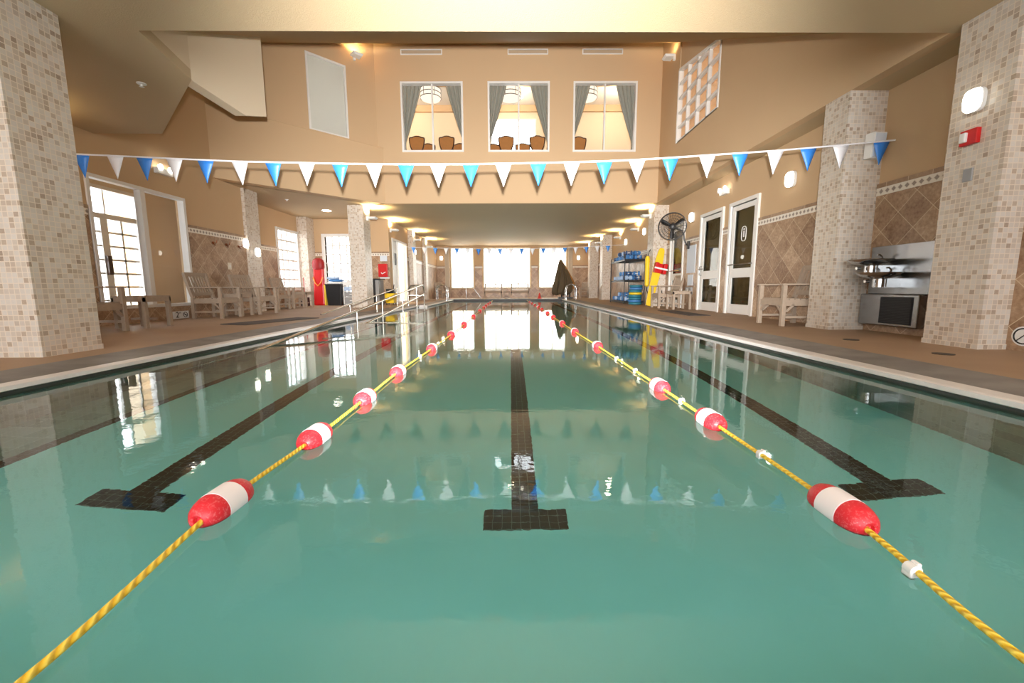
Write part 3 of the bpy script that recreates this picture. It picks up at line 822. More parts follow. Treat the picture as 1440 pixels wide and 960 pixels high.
zt = [2.317, 2.298, 2.28, 2.261, 2.243, 2.224, 2.214, 2.204, 2.193, 2.187, 2.182, 2.181, 2.181, 2.187, 2.194, 2.201, 2.212, 2.228, 2.252, 2.281, 2.306, 2.334, 2.366, 2.399, 2.443]
def interp(xq):
    if xq <= xs[0]:
        return zt[0]-.045*(xq-xs[0])
    for a, b, c, d in zip(xs, xs[1:], zt, zt[1:]):
        if a <= xq <= b:
            return c+(d-c)*(xq-a)/(b-a)
    return zt[-1]+.085*(xq-xs[-1])
pennants(5.55, xs, interp, .215, .285, XL, XR, 0, 0, 'near line of blue and white pennants strung across the pool', 'near')
xs2 = [-4.1+i*.4583 for i in range(19)]
pennants(17.8, xs2, lambda x: 2.235+.0062*x*x+.003*x, .2, .27, -4.5, XR, 0, 0, 'far line of blue and white pennants before the bright end windows', 'far')

# ------------------------------------------------------------------ wall lights
def wall_light(loc, rz, label, s=1.0, power=6):
    """oval bulkhead light; local -Y faces the room"""
    r = thing('wall_light', loc, label, 'lamp', None, rz)
    def ring(w, h, y):
        return [(w*math.copysign(abs(math.cos(2*PI*k/24))**.65, math.cos(2*PI*k/24))*s, y*s, h*math.copysign(abs(math.sin(2*PI*k/24))**.65, math.sin(2*PI*k/24))*s) for k in range(24)]
    def loft(rings):
        m = MB(); g = [m.verts(q) for q in rings]
        for a, b in zip(g, g[1:]):
            for k in range(24):
                m.face([a[k], a[(k+1) % 24], b[(k+1) % 24], b[k]])
        m.face(g[0][::-1]); m.face(g[-1]); return m
    loft([ring(.115, .15, 0), ring(.12, .155, -.02), ring(.115, .15, -.055)]).build('lamp_base', 'whiteplastic', r, True)
    loft([ring(.108, .143, -.05), ring(.104, .138, -.085), ring(.085, .115, -.105), ring(.04, .06, -.112)]).build('lamp_diffuser', 'lampglow', r, True)
    return r
RX, LX = R(-90), R(90)   # facing -X (right wall) / facing +X (left wall)
wall_light((4.43, 4.14, 2.34), RX, 'oval wall light high on the nearest right column', .72)
wall_light((XR, 7.48, 2.46), RX, 'oval wall light above armchair between column and doors', .9)
wall_light((XR, 11.43, 2.47), RX, 'oval wall light to the right of the wall fan', .85)
wall_light((XR, 15.4, 2.62), RX, 'oval wall light behind the mosaic column, left of the fan', .85)
wall_light((XR, 17.8, 2.5), RX, 'oval wall light on the wall above the black rack', .85)
wall_light((XR, 22.3, 2.5), RX, 'oval wall light beyond the farthest right pennant', .85)
wall_light((4.15, YE, 2.4), 0, 'oval wall light in the far right corner bay', .8)
wall_light((-4.2, YE, 2.4), 0, 'oval wall light in the far left corner bay', .8)
wall_light((-4.3, 18.8, 2.2), LX, 'oval wall light on the column beyond terrace door', .7)
wall_light((XL, 10.75, 1.75), LX, 'oval wall light at the right end of left wall wainscot', .8)
wall_light((-6.72, 11.1, 1.56), LX, 'oval wall light on the column at end of left wall', .8)

def uplight(loc, rz, label, power=25, wall=True, fix=True):
    r = thing('uplight', loc, label, 'lamp', None, rz)
    m = MB(); m.box(-.03, .03, -.06, 0, -.07, .07); m.bar((0, 0, 0), (0, -.12, 0), .03, .03); m.build('bracket', 'whiteplastic', r)
    m = MB(); m.hexa([(-.11, -.28, -.03), (.11, -.28, -.03), (.13, -.08, -.03), (-.13, -.08, -.03), (-.14, -.32, .03), (.14, -.32, .03), (.14, -.06, .03), (-.14, -.06, .03)]); m.build('lamp_tray', 'whiteplastic', r, bevel=.006)
    m = MB(); m.box(-.11, .11, -.29, -.09, .03, .034); m.build('lamp_lens', 'warmglow', r)
    q = Matrix.Rotation(rz, 3, 'Z') @ Vector((0, -.19, .07))
    lamp('uplight_bulb', 'SPOT', Vector(loc)+q, power, (1, .78, .40), .09, Vector(loc)+q+Vector((0, 0, 1)), spot_size=R(160), spot_blend=.5)
UP = [((-4.5, 13.3, 2.78), LX, 'uplight tray on the free standing left column'), ((-4.5, 15.8, 2.75), LX, 'uplight tray at the corner left of terrace door'), ((-4.3, 18.7, 2.72), LX, 'uplight tray on the column beyond terrace door'),
      ((-4.35, 21.75, 2.72), LX, 'uplight tray on the column near far left corner'),
      ((4.5, 13.5, 2.85), RX, 'uplight tray on the column behind yellow board'), ((XR, 16.2, 2.8), RX, 'uplight tray on wall above the black rack, nearer one'), ((XR, 18.8, 2.8), RX, 'uplight tray on wall above the black rack, farther one'),
      ((4.5, 20.7, 2.78), RX, 'uplight tray on the column beyond the rack'), ((4.45, 23.65, 2.78), RX, 'uplight tray on the column near far right corner')]
for l, rz, lab in UP:
    uplight(l, rz, lab, 150)
uplight((XL, 5.5, 2.7), LX, 'uplight tray on the left wall behind the nearest left column', 60)
q = Vector((-3.76, YF, 0))+Matrix.Rotation(R(45), 3, 'Z') @ Vector((-.72, .11, 0))
uplight((q.x, q.y, 6.98), R(45), 'white uplight beside the frosted window high on oblique wall', 30)
uplight((XU, 11.9, 6.7), RX, 'white uplight left of the gridded window high on right wall', 14)

# ------------------------------------------------------------------ fixtures on the right wall and columns
r = thing('fire_alarm', (4.43, 4.14, 2.01), 'red fire alarm strobe below oval light on nearest right column', 'alarm')
m = MB(); m.box(-.045, 0, -.075, .075, -.07, .07); m.build('alarm_body', 'red', r, bevel=.006)
m = MB(); m.box(-.075, -.04, -.0, .055, -.045, .045); m.build('strobe_lens', 'whiteplastic', r, bevel=.01)
m = MB(); m.box(4.415, 4.432, 4.09, 4.17, 1.6, 1.72); tag(m.build('wall_plate', 'grey', bevel=.003), 'grey blank wall plate low on the nearest right column', 'wall plate')
r = thing('loudspeaker', (4.79, 5.69, 2.42), 'white wedge loudspeaker on the front of the middle right column', 'speaker', None, R(6))
m = MB(); m.hexa([(-.09, -.07, -.16), (.09, -.07, -.16), (.11, .02, -.16), (-.11, .02, -.16), (-.09, -.10, .16), (.09, -.10, .16), (.11, .02, .16), (-.11, .02, .16)]); m.build('speaker_cabinet', 'white', r, bevel=.01)
m = MB(); m.hexa([(-.075, -.08, -.14), (.075, -.08, -.14), (.075, -.06, -.14), (-.075, -.06, -.14), (-.075, -.107, .14), (.075, -.107, .14), (.075, -.09, .14), (-.075, -.09, .14)]); m.build('speaker_grille', 'paper', r)
m = MB(); m.box(4.6, 4.78, 6.16, 6.24, 2.12, 2.42); tag(m.build('junction_box', 'white', bevel=.008), 'white slim box on the far side of middle column', 'box')
r = thing('emergency_light', (XR, 9.76, 2.75), 'twin head emergency light above the glazed doors', 'emergency light')
m = MB(); m.box(-.08, 0, -.16, .16, -.06, .05); m.build('light_body', 'whiteplastic', r, bevel=.01)
for s in (-1, 1):
    m = MB(); m.lathe([(.02, .0), (.05, -.03), (.055, -.06), (.03, -.065)], (-.05, s*.12, .06), 'X', 16); m.build('lamp_head', 'lampglow', r, True)
r = thing('emergency_light', (XL, 8.4, 2.87), 'white twin head emergency light above the large left window', 'emergency light')
m = MB(); m.box(0, .09, -.18, .18, -.06, .05); m.build('light_body', 'whiteplastic', r, bevel=.01)
for s in (-1, 1):
    m = MB(); m.lathe([(.02, .0), (.05, .03), (.055, .06), (.03, .065)], (.05, s*.12, .06), 'X', 16); m.build('lamp_head', 'lampglow', r, True)
m = MB(); m.box(XR-.035, XR-.02, 11.1, 11.62, .98, 1.72); tag(m.build('notice_board', 'paper'), 'tall pale notice sheet on the wall between two doors', 'notice')
m = MB(); m.box(XR-.035, XR-.02, 11.2, 11.52, .64, .93); tag(m.build('notice_sheet', 'paper'), 'small white notice sheet below the tall one', 'notice')
r = thing('intercom', (XR-.02, 11.38, .5), 'grey intercom box low on wall between two doors', 'intercom')
m = MB(); m.box(-.05, 0, -.19, .19, -.1, .1); m.build('intercom_case', 'grey', r, bevel=.008)
m = MB(); m.box(-.055, -.045, -.12, .08, -.055, .055); m.build('intercom_panel', 'brushed', r)
# round white sign at the right edge
r = thing('no_diving_sign', (4.7, 3.86, .14), 'round white sign low on the wall right of nearest column', 'sign')
m = MB(); m.lathe([(.001, 0), (.09, 0), (.09, -.008), (.001, -.008)], (0, -.14, 0), 'X', 28); m.build('sign_plate', 'whiteplastic', r)
m = MB(); m.tube([(-.01, -.14+.07*math.cos(2*PI*k/28), .07*math.sin(2*PI*k/28)) for k in range(28)], .006, 6, True); m.bar((-.01, -.19, .05), (-.01, -.09, -.05), .01, .006); m.build('sign_ring', 'blackplastic', r)

# drinking fountain
r = thing('drinking_fountain', (XR-.02, 5.38, 0), 'stainless twin bowl drinking fountain between the two right columns', 'drinking fountain')
m = MB(); m.box(-.03, 0, -.55, .28, .50, 1.12); m.build('back_panel', 'brushed', r, bevel=.004)
m = MB(); m.box(-.10, 0, -.52, .31, .09, .50); m.build('cabinet', 'brushed', r, bevel=.015)
m = MB()
for k in range(16):
    z = .14+k*.02; m.box(-.115, -.098, -.44, -.02, z, z+.011)
m.box(-.104, -.099, -.45, -.01, .125, .465); m.build('louvre_grille', 'blackplastic', r)
for y, z, nm in ((.03, .93, 'upper'), (-.12, .76, 'lower')):
    m = MB(); cx = -.26
    m.lathe([(.02, -.075), (.10, -.065), (.19, -.035), (.235, .0), (.24, .012), (.225, .014), (.17, -.015), (.08, -.04), (.001, -.045)], (cx, y, z), n=32); b = m.build('bowl', 'steel', r, True); b['label'] = nm+' bowl'
    m = MB(); m.cyl((cx+.02, y, z-.17), (cx+.02, y, z-.06), .075, 20); m.bar((0, y, z-.12), (cx, y, z-.12), .13, .11); m.build('bracket_arm', 'steel', r, True)
    m = MB(); m.tube([(cx+.15, y, z-.02), (cx+.15, y, z+.05), (cx+.12, y, z+.075), (cx+.09, y, z+.07)], .011, 8); m.build('spout', 'steel', r, True)
    m = MB(); m.cyl((cx-.17, y, z-.1), (cx-.12, y, z-.1), .02, 12); m.build('push_button', 'steel', r, True)

# wall fan
r = thing('wall_fan', (XR, 11.55, 1.78), 'black wall mounted fan with wire guard above a door', 'fan')
cx, cy_, cz = -.50, .02, .47
m = MB(); m.tube([(-.02, 0, -.05), (-.1, 0, -.03), (-.16, 0, .1), (-.19, .0, .28), (-.26, .0, .36), (-.36, .01, .40), (cx+.05, cy_, cz-.02)], .02, 8); m.build('arm', 'black', r, True)
m = MB(); m.box(-.07, 0, -.06, .06, -.14, .07); m.build('wall_bracket', 'black', r, bevel=.006)
fan = thing('fan_head', (0, 0, 0), '', ''); del fan['label']; del fan['category']
fan.parent = r; fan.location = (cx, cy_, cz); fan.rotation_euler = (0, 0, R(-28))
def circ(rad, y, n=40):
    return [(rad*math.cos(2*PI*k/n), y, rad*math.sin(2*PI*k/n)) for k in range(n)]
m = MB(); RG = .36
for rad, y, tr in ((RG, -.05, .012), (RG, .05, .009), (RG*.8, -.09, .004), (RG*.6, -.105, .004), (RG*.4, -.115, .004), (.09, -.12, .006), (RG*.8, .09, .004), (RG*.6, .1, .004)):
    m.tube(circ(rad, y), tr, 5, True)
for k in range(28):
    a = 2*PI*k/28; ca, sa = math.cos(a), math.sin(a)
    m.tube([(.07*ca, -.12, .07*sa), (RG*.6*ca, -.107, RG*.6*sa), (RG*.85*ca, -.085, RG*.85*sa), (RG*ca, -.05, RG*sa), (RG*ca, .05, RG*sa), (RG*.8*ca, .09, RG*.8*sa), (.1*ca, .11, .1*sa)], .0028, 4)
m.build('guard', 'black', fan, True)
for k in range(3):
    a = R(90+120*k+180); m = MB()
    ca, sa = math.cos(a), math.sin(a)
    def pt(rad, off, y):
        return (rad*ca-off*sa, y, rad*sa+off*ca)
    rows = [[pt(rr, -wd, -.03), pt(rr, 0, -.01), pt(rr, wd, .015)] for rr, wd in ((.05, .03), (.14, .045), (.24, .055), (.32, .05), (.335, .03))]
    m.sheet(rows); m.build('blade', 'black', fan, True, solid=.006)
m = MB(); m.lathe([(.02, -.13), (.065, -.115), (.075, -.03), (.085, .0), (.085, .18), (.06, .22), (.02, .225)], axis='Y', n=20); m.build('motor', 'black', fan, True)

# ------------------------------------------------------------------ teak furniture
def armchair(loc, rz, label, group='weathered teak armchairs', w=.64):
    """faces -Y locally; back at +Y"""
    r = thing('armchair', loc, label, 'chair', group, rz)
    h = w/2
    for sx in (-1, 1):
        m = MB(); m.bar((sx*(h-.03), -.3, 0), (sx*(h-.03), -.3, .62), .06, .06); m.build('leg', 'teak', r, bevel=.005)
        m = MB(); m.bar((sx*(h-.03), .27, 0), (sx*(h-.03), .26, .42), .06, .06, (0, 1, 0)); m.bar((sx*(h-.03), .26, .42), (sx*(h-.03), .40, .93), .05, .055, (0, 1, 0)); m.build('leg', 'teak', r)
        m = MB(); m.box(sx*(h-.03)-.04, sx*(h-.03)+.04, -.35, .30, .62, .647); m.build('armrest', 'teak', r, bevel=.008)
        m = MB(); m.box(sx*(h-.03)-.015, sx*(h-.03)+.015, -.27, .25, .31, .40); m.box(sx*(h-.03)-.012, sx*(h-.03)+.012, -.27, .25, .12, .155)
        m.bar((sx*(h-.03), -.26, .22), (sx*(h-.03), -.14, .33), .03, .035); m.build('side_rail', 'teak', r)
    m = MB(); m.box(-h+.06, h-.06, -.32, -.28, .31, .40); m.bar((-h+.06, -.3, .22), (-h+.17, -.3, .33), .035, .03); m.bar((h-.06, -.3, .22), (h-.17, -.3, .33), .035, .03); m.build('front_rail', 'teak', r)
    m = MB()
    for k in range(7):
        y = -.29+k*.085; m.box(-h+.03, h-.03, y, y+.07, .40-.008*k*.3, .425-.008*k*.3)
    m.build('seat', 'teak', r)
    m = MB(); m.bar((-h+.03, .395, .90), (h-.03, .395, .90), .035, .08); m.bar((-h+.03, .285, .50), (h-.03, .285, .50), .035, .07)
    for k in range(7):
        x = -h+.1+k*(w-.2)/6; m.bar((x, .29, .52), (x, .39, .88), .038, .014, (0, 1, 0))
    m.build('backrest', 'teak', r)
    return r
def side_table(loc, rz, label, w=.48, hgt=.5, group='weathered teak side tables'):
    r = thing('side_table', loc, label, 'table', group, rz); h = w/2
    m = MB()
    for k in range(6):
        x = -h+k*w/6; m.box(x+.005, x+w/6-.005, -h, h, hgt-.025, hgt)
    m.box(-h, h, -h, -h+.03, hgt-.09, hgt-.025); m.box(-h, h, h-.03, h, hgt-.09, hgt-.025); m.box(-h, -h+.03, -h, h, hgt-.09, hgt-.025); m.box(h-.03, h, -h, h, hgt-.09, hgt-.025)
    m.build('tabletop', 'teak', r)
    for sx in (-1, 1):
        for sy in (-1, 1):
            m = MB(); m.bar((sx*(h-.03), sy*(h-.03), 0), (sx*(h-.03), sy*(h-.03), hgt-.03), .055, .055); m.build('leg', 'teak', r)
    m = MB(); m.box(-h+.05, h-.05, -.02, .02, .12, .15); m.build('stretcher', 'teak', r)
    return r
c0 = armchair((-5.93, 5.72, 0), R(90), 'weathered teak armchair half hidden behind the nearest left column')
side_table((-5.85, 6.58, 0), 0, 'teak side table under the large left window', .5)
dup(c0, (-6.2, 8.72, 0), 'teak armchair just right of the large left window', None, R(90))
side_table((-6.15, 9.35, 0), 0, 'teak side table between two armchairs on left wall', .42)
dup(c0, (-6.15, 10.0, 0), 'teak armchair below the light switch on left wall', None, R(84))
dup(c0, (-6.95, 12.15, 0), 'teak armchair before the paned wing window, nearer one', None, R(90))
dup(c0, (-6.95, 13.0, 0), 'teak armchair before the paned wing window, farther one', None, R(90))
side_table((-6.9, 13.75, 0), 0, 'teak side table under the paned wing window', .5)
dup(c0, (4.45, 6.55, 0), 'teak armchair against right wall beyond the middle column', None, R(-90))
dup(c0, (4.55, 12.1, 0), 'teak armchair below the fan before the glazed door', None, R(-90))
side_table((4.62, 11.35, 0), 0, 'teak side table under the notice sheets', .5)
dup(c0, (4.1, 24.2, 0), 'teak armchair in the far right corner', None, R(-60))
dup(c0, (-4.0, 24.4, 0), 'teak armchair in the far left corner', None, R(50))
# slatted benches before the end windows
def bench(x, y, label):
    r = thing('bench', (x, y, 0), label, 'bench', 'white slatted benches at the far end')
    w = 1.05; h = w/2
    for sx in (-1, 1):
        m = MB(); m.bar((sx*(h-.03), -.28, 0), (sx*(h-.03), -.28, .6), .06, .06); m.bar((sx*(h-.03), .26, 0), (sx*(h-.03), .34, .85), .06, .06, (0, 1, 0)); m.build('leg', 'teak', r)
        m = MB(); m.box(sx*(h-.03)-.04, sx*(h-.03)+.04, -.33, .3, .6, .63); m.build('armrest', 'teak', r)
    m = MB()
    for k in range(6):
        m.box(-h, h, -.3+k*.095, -.225+k*.095, .39, .42)
    m.box(-h, h, -.31, -.27, .3, .39); m.build('seat', 'teak', r)
    m = MB(); m.bar((-h, .34, .84), (h, .34, .84), .04, .07); m.bar((-h, .29, .48), (h, .29, .48), .04, .06)
    for k in range(14):
        x_ = -h+.07+k*(w-.14)/13; m.bar((x_, .29, .48), (x_, .335, .84), .03, .015, (0, 1, 0))
    m.build('backrest', 'white', r)
bench(-1.02, 24.5, 'left slatted bench under the bright end windows'); bench(.55, 24.5, 'right slatted bench under the bright end windows')
side_table((-.23, 24.5, 0), 0, 'small teak table between the two far benches', .36, .42)

# ------------------------------------------------------------------ left wall small fixtures
for k, (y, l) in enumerate(((9.61, 'left coat hook on the diamond tiled left wall'), (10.05, 'middle coat hook on the diamond tiled left wall'), (10.5, 'right coat hook on the diamond tiled left wall'))):
    m = MB(); m.lathe([(.001, 0), (.03, 0), (.03, .01), (.001, .01)], (XL+.02, y, 1.65), 'X', 14); m.tube([(XL+.02, y, 1.65), (XL+.08, y, 1.64), (XL+.11, y, 1.66), (XL+.11, y, 1.7)], .009, 8); m.tube([(XL+.03, y, 1.64), (XL+.06, y, 1.59), (XL+.085, y, 1.6)], .008, 8)
    tag(m.build('coat_hook', plain('copper_%d' % k, lin(150, 84, 52), .3, 1.), None, True), l, 'hook', 'coat hooks on the left wall')
r = thing('light_switch', (XL+.02, 10.1, 1.15), 'cream light switch plate on the tiled left wall', 'switch')
m = MB(); m.box(0, .012, -.06, .06, -.08, .08); m.build('switch_plate', 'cream', r, bevel=.003)
m = MB(); m.box(.012, .022, -.015, .015, -.03, .03); m.build('rocker', 'white', r)
# depth marker sign
def text_mesh(body, size, name, mat, parent, loc, rot):
    cu = bpy.data.curves.new(name, 'FONT'); cu.body = body; cu.size = size; cu.extrude = .002; cu.align_x = 'CENTER'; cu.align_y = 'CENTER'
    tmp = bpy.data.objects.new('tmp_text', cu); C.objects.link(tmp)
    dg = bpy.context.evaluated_depsgraph_get(); me = bpy.data.meshes.new_from_object(tmp.evaluated_get(dg))
    bpy.data.objects.remove(tmp); me.materials.clear(); me.materials.append(M[mat])
    o = bpy.data.objects.new(name, me); C.objects.link(o); o.parent = parent; o.location = loc; o.rotation_euler = rot; return o
r = thing('depth_sign', (XL+.02, 8.47, 0), 'white depth sign with figure 2 and no diving symbol', 'sign')
m = MB(); m.box(0, .02, -.2, .2, .005, .155); m.build('sign_plate', 'whiteplastic', r, bevel=.004)
text_mesh('2', .17, 'depth_figure', 'blackplastic', r, (.022, -.105, .08), (R(90), 0, R(90)))
text_mesh('FT', .04, 'depth_unit', 'blackplastic', r, (.022, -.03, .12), (R(90), 0, R(90)))
m = MB(); m.tube([(.022, .1+.05*math.cos(2*PI*k/24), .08+.05*math.sin(2*PI*k/24)) for k in range(24)], .006, 6, True); m.bar((.022, .065, .115), (.022, .135, .045), .01, .004); m.tube([(.021, .075, .09), (.021, .105, .07), (.021, .13, .075)], .008, 6); m.build('no_diving_symbol', 'blackplastic', r)

# sprinklers and ceiling light
for x, y, l in ((-4.56, 5.48, 'sprinkler head in the low ceiling at left'), (-6.38, 12.2, 'sprinkler head in the left wing ceiling')):
    m = MB(); m.lathe([(.001, 0), (.05, 0), (.05, -.008), (.012, -.012), (.012, -.035), (.028, -.04), (.001, -.044)], (x, y, ZC), n=18)
    tag(m.build('sprinkler', 'whiteplastic', None, True), l, 'sprinkler')
m = MB(); m.lathe([(.001, 0), (.14, 0), (.14, -.012), (.001, -.012)], (-6.0, 13.9, ZC), n=24); tag(m.build('recessed_light', 'lampglow'), 'round recessed light in the left wing ceiling', 'lamp')
lamp('wing_downlight', 'SPOT', (-6.0, 13.9, ZC-.05), 40, (1, .85, .62), .1, (-6, 13.9, 0), spot_size=R(140), spot_blend=.6)
# air grilles
for a, b, l in ((-3.14, -1.94, 'left'), (-.05, 1.12, 'middle'), (2.11, 3.28, 'right')):
    r = thing('air_grille', ((a+b)/2, YF, 7.35), 'long white air grille above the %s upper window' % l, 'vent'); h = (b-a)/2
    m = MB(); m.box(-h, h, -.02, 0, -.075, -.05); m.box(-h, h, -.02, 0, .05, .075); m.box(-h, -h+.025, -.02, 0, -.05, .05); m.box(h-.025, h, -.02, 0, -.05, .05); m.build('grille_frame', 'white', r)
    m = MB()
    for k in range(6):
        z = -.045+k*.017; m.hexa([(-h+.02, -.012, z), (h-.02, -.012, z), (h-.02, 0, z+.006), (-h+.02, 0, z+.006), (-h+.02, -.012, z+.004), (h-.02, -.012, z+.004), (h-.02, 0, z+.010), (-h+.02, 0, z+.010)])
    m.build('slat', 'grey', r)
# floor mats and drains
def mat_(x0, y0, x1, y1, w, label):
    a, b = Vector((x0, y0, 0)), Vector((x1, y1, 0)); d = (b-a).normalized(); s = Vector((d.y, -d.x, 0))*w
    m = MB(); m.prism([(a.x, a.y), (b.x, b.y), ((b+s).x, (b+s).y), ((a+s).x, (a+s).y)], 0, .012); tag(m.build('floor_mat', 'mat', bevel=.004), label, 'mat')
mat_(3.75, 8.6, 3.75, 10.5, .45, 'dark floor mat on right deck before the glazed doors'); mat_(-4.95, 7.0, -4.45, 8.6, .55, 'dark floor mat on left deck beside the pool edge')
for x, y, l in ((3.85, 4.6, 'farther round drain cover in right deck'), (3.84, 3.59, 'nearer round drain cover in right deck')):
    m = MB(); m.lathe([(.001, .0), (.075, 0), (.075, .005), (.06, .006), (.001, .004)], (x, y, .0), n=20); tag(m.build('floor_drain', 'drain'), l, 'drain', 'round drains in the right deck')

# ------------------------------------------------------------------ handrails
def tube_obj(paths, name, mat, parent, r_=.022):
    m = MB()
    for p in paths:
        m.tube(p, r_, 10)
    return m.build(name, mat, parent, True)
r = thing('handrail', (-2.95, 0, 0), 'long sloping steel handrail descending into the water at left', 'handrail')
zr = lambda y: -.09+(y-5.0)*(.70+.09)/(13.7-5.0)
ys = [4.2+.5*k for k in range(19)]
topp = [(0, y, zr(y)) for y in (3.6, 5, 7, 9, 11, 13.2, 13.7)]
loop = topp+[(0, 13.95, .70), (0, 14.08, .64), (0, 14.12, .5), (0, 14.12, -.2)]
tube_obj([loop], 'top_rail', 'handrail', r)
tube_obj([[(0, y, zr(y)-.33) for y in (6.5, 9, 11, 13, 14.1)]], 'lower_rail', 'handrail', r)
for y in (7.9, 9.5, 11.3, 13.0):
    m = MB(); m.cyl((0, y, -1.0+max(0, (y-5)*.092)), (0, y, zr(y)), .017, 10); m.build('post', 'handrail', r, True)
tube_obj([[(0, 13.95, .70), (-.35, 13.95, .70), (-.46, 13.95, .66), (-.5, 13.95, .55), (-.5, 13.95, 0)], [(0, 14.1, .36), (-.5, 13.98, .36)]], 'end_rail', 'handrail', r)
r = thing('handrail', (-3.5, 0, 0), 'steel handrail along the deck edge behind the sloping one', 'handrail')
tube_obj([[(0, y, zr(y)-.02) for y in (7.6, 10, 12.6)]+[(0, 12.8, .6), (0, 12.82, .0)]], 'top_rail', 'handrail', r, .015)
for y in (9.0, 10.8):
    m = MB(); m.cyl((0, y, 0), (0, y, zr(y)), .014, 10); m.build('post', 'handrail', r, True)
def grab(x, y, rz, label, hh=.72):
    r = thing('grab_rail', (x, y, 0), label, 'grab rail', 'steel grab rails at the far pool end', rz)
    for s in (0, .0):
        pass
    tube_obj([[(0, 0, 0), (0, 0, hh-.1), (.03, 0, hh-.03), (.1, 0, hh), (.3, 0, hh-.02), (.5, -.0, hh-.25), (.75, 0, .12), (.8, 0, .0)]], 'rail', 'steel', r, .022)
    m = MB(); m.lathe([(.001, 0), (.05, 0), (.05, .015), (.001, .015)], (0, 0, 0), n=14); m.build('flange', 'steel', r)
grab(-2.45, 22.95, 0, 'steel grab rail on far deck left of the benches')
def ladder_rails(x, y, rz, label):
    r = thing('pool_ladder', (x, y, 0), label, 'ladder', None, rz)
    for s in (-.22, .22):
        tube_obj([[(.45, s, 0), (.45, s, .55), (.38, s, .72), (.2, s, .78), (.02, s, .7), (-.06, s, .5), (-.06, s, -.35)]], 'rail', 'steel', r, .02)
    for z in (-.12, -.35):
        m = MB(); m.box(-.1, -.02, -.2, .2, z-.01, z+.015); m.build('step', 'steel', r)
ladder_rails(PR+.1, 21.2, 0, 'steel pool ladder rails at the far right pool corner')
ladder_rails(-3.2, 20.6, PI, 'steel pool ladder rails at the far left pool corner')

# ------------------------------------------------------------------ rack with foam gear
r = thing('storage_rack', (4.45, 15.9, 0), 'black three tier metal rack against right wall holding blue foam', 'rack')
RW, RD = 1.0, .36     # along Y, along X
for sx in (-1, 1):
    for sy in (-1, 1):
        m = MB(); m.cyl((sx*RD, sy*RW, .0), (sx*RD, sy*RW, 1.72), .018, 8); m.build('post', 'black', r, True)
for z in (.10, .86, 1.60):
    m = MB()
    m.box(-RD, RD, -RW, -RW+.03, z-.04, z); m.box(-RD, RD, RW-.03, RW, z-.04, z); m.box(-RD, -RD+.02, -RW, RW, z-.06, z); m.box(RD-.02, RD, -RW, RW, z-.06, z)
    for k in range(14):
        y = -RW+.05+k*(2*RW-.1)/13; m.box(-RD, RD, y-.006, y+.006, z-.012, z)
    m.build('shelf', 'black', r)
m = MB(); m.cyl((-RD-.02, -RW, 1.62), (-RD-.02, -RW, 1.78), .03, 10); m.build('corner_hook', 'black', r, True)
rnd = random.Random(5)
def dumbbell(loc, rot, mat, label, group):
    r = thing('foam_dumbbell', loc, label, 'dumbbell', group)
    r.rotation_euler = rot
    for s in (-1, 1):
        m = MB(); m.lathe([(.02, s*.045), (.072, s*.048), (.08, s*.08), (.074, s*.115), (.03, s*.12)], axis='X', n=12); m.build('foam_weight', mat, r, True)
    m = MB(); m.cyl((-.055, 0, 0), (.055, 0, 0), .014, 8); m.build('grip', 'whiteplastic', r, True)
    return r
protos = {}
for shelf, z, n in (('top', 1.60, 24), ('middle', .86, 22), ('bottom', .10, 22)):
    for k in range(n):
        lvl = 0 if k < 14 else 1; kk = k if lvl == 0 else k-14
        row, col_ = kk//2, kk % 2
        y = 15.9-.84+row*.27+(.13 if lvl else 0)+rnd.uniform(-.02, .02); x = 4.45-.17+.32*col_+rnd.uniform(-.03, .03); zz = z+.084+lvl*.155
        rot = (rnd.uniform(0, 6), 0, rnd.uniform(-.5, .5))
        mt = ('foamblue', 'foamblue', 'paleblue', 'foamdark')[rnd.randrange(4)]
        lab = 'blue foam aqua dumbbell heaped on the %s shelf of black rack' % shelf; grp = 'foam dumbbells on the %s shelf' % shelf
        if mt not in protos:
            protos[mt] = dumbbell((x, y, zz), rot, mt, lab, grp)
        else:
            c = dup(protos[mt], (x, y, zz), lab, grp); c.rotation_euler = rot
# stack of round foam floats in front of the rack end
for k in range(8):
    m = MB(); mt = ('foamteal', 'foamblue', 'foamteal', 'foamteal', 'yellow', 'foamteal', 'foamblue', 'foamteal')[k]
    m.lathe([(.06, 0), (.2, 0), (.225, .02), (.225, .065), (.2, .085), (.06, .085)], n=26)
    o = m.build('foam_disc', mt, None, True); o.location = (4.38+rnd.uniform(-.02, .02), 14.5+rnd.uniform(-.02, .02), k*.0852)
    ordn = ('lowest', 'second lowest', 'third lowest', 'fourth lowest', 'fifth lowest', 'sixth lowest', 'second from top', 'topmost')[k]
    tag(o, '%s %s foam disc in the stack beside black rack' % (ordn, {'foamteal': 'teal', 'foamblue': 'blue', 'yellow': 'yellow'}[mt]), 'foam disc', 'stacked foam discs')
# rescue tube hanging on the column
r = thing('rescue_tube', (4.5, 13.45, 0), 'slim yellow rescue tube with black strap hanging beside column', 'rescue tube')
m = MB()
m.tube([(-.08, -.02, .62), (-.08, -.02, .66), (-.082, 0, 1.5), (-.08, 0, 1.58), (-.075, 0, 1.60)], [.03, .07, .075, .06, .02], 10); m.build('tube_foam', 'yellow', r, True)
m = MB(); m.tube([(-.08, 0, 1.58), (-.04, 0, 1.72), (.004, 0, 1.8)], .012, 6); m.tube([(-.08, -.02, .63), (-.09, -.05, .5), (-.06, -.1, .38), (-.03, -.04, .3), (-.04, .02, .22)], .016, 6); m.build('strap', 'blackplastic', r, True)
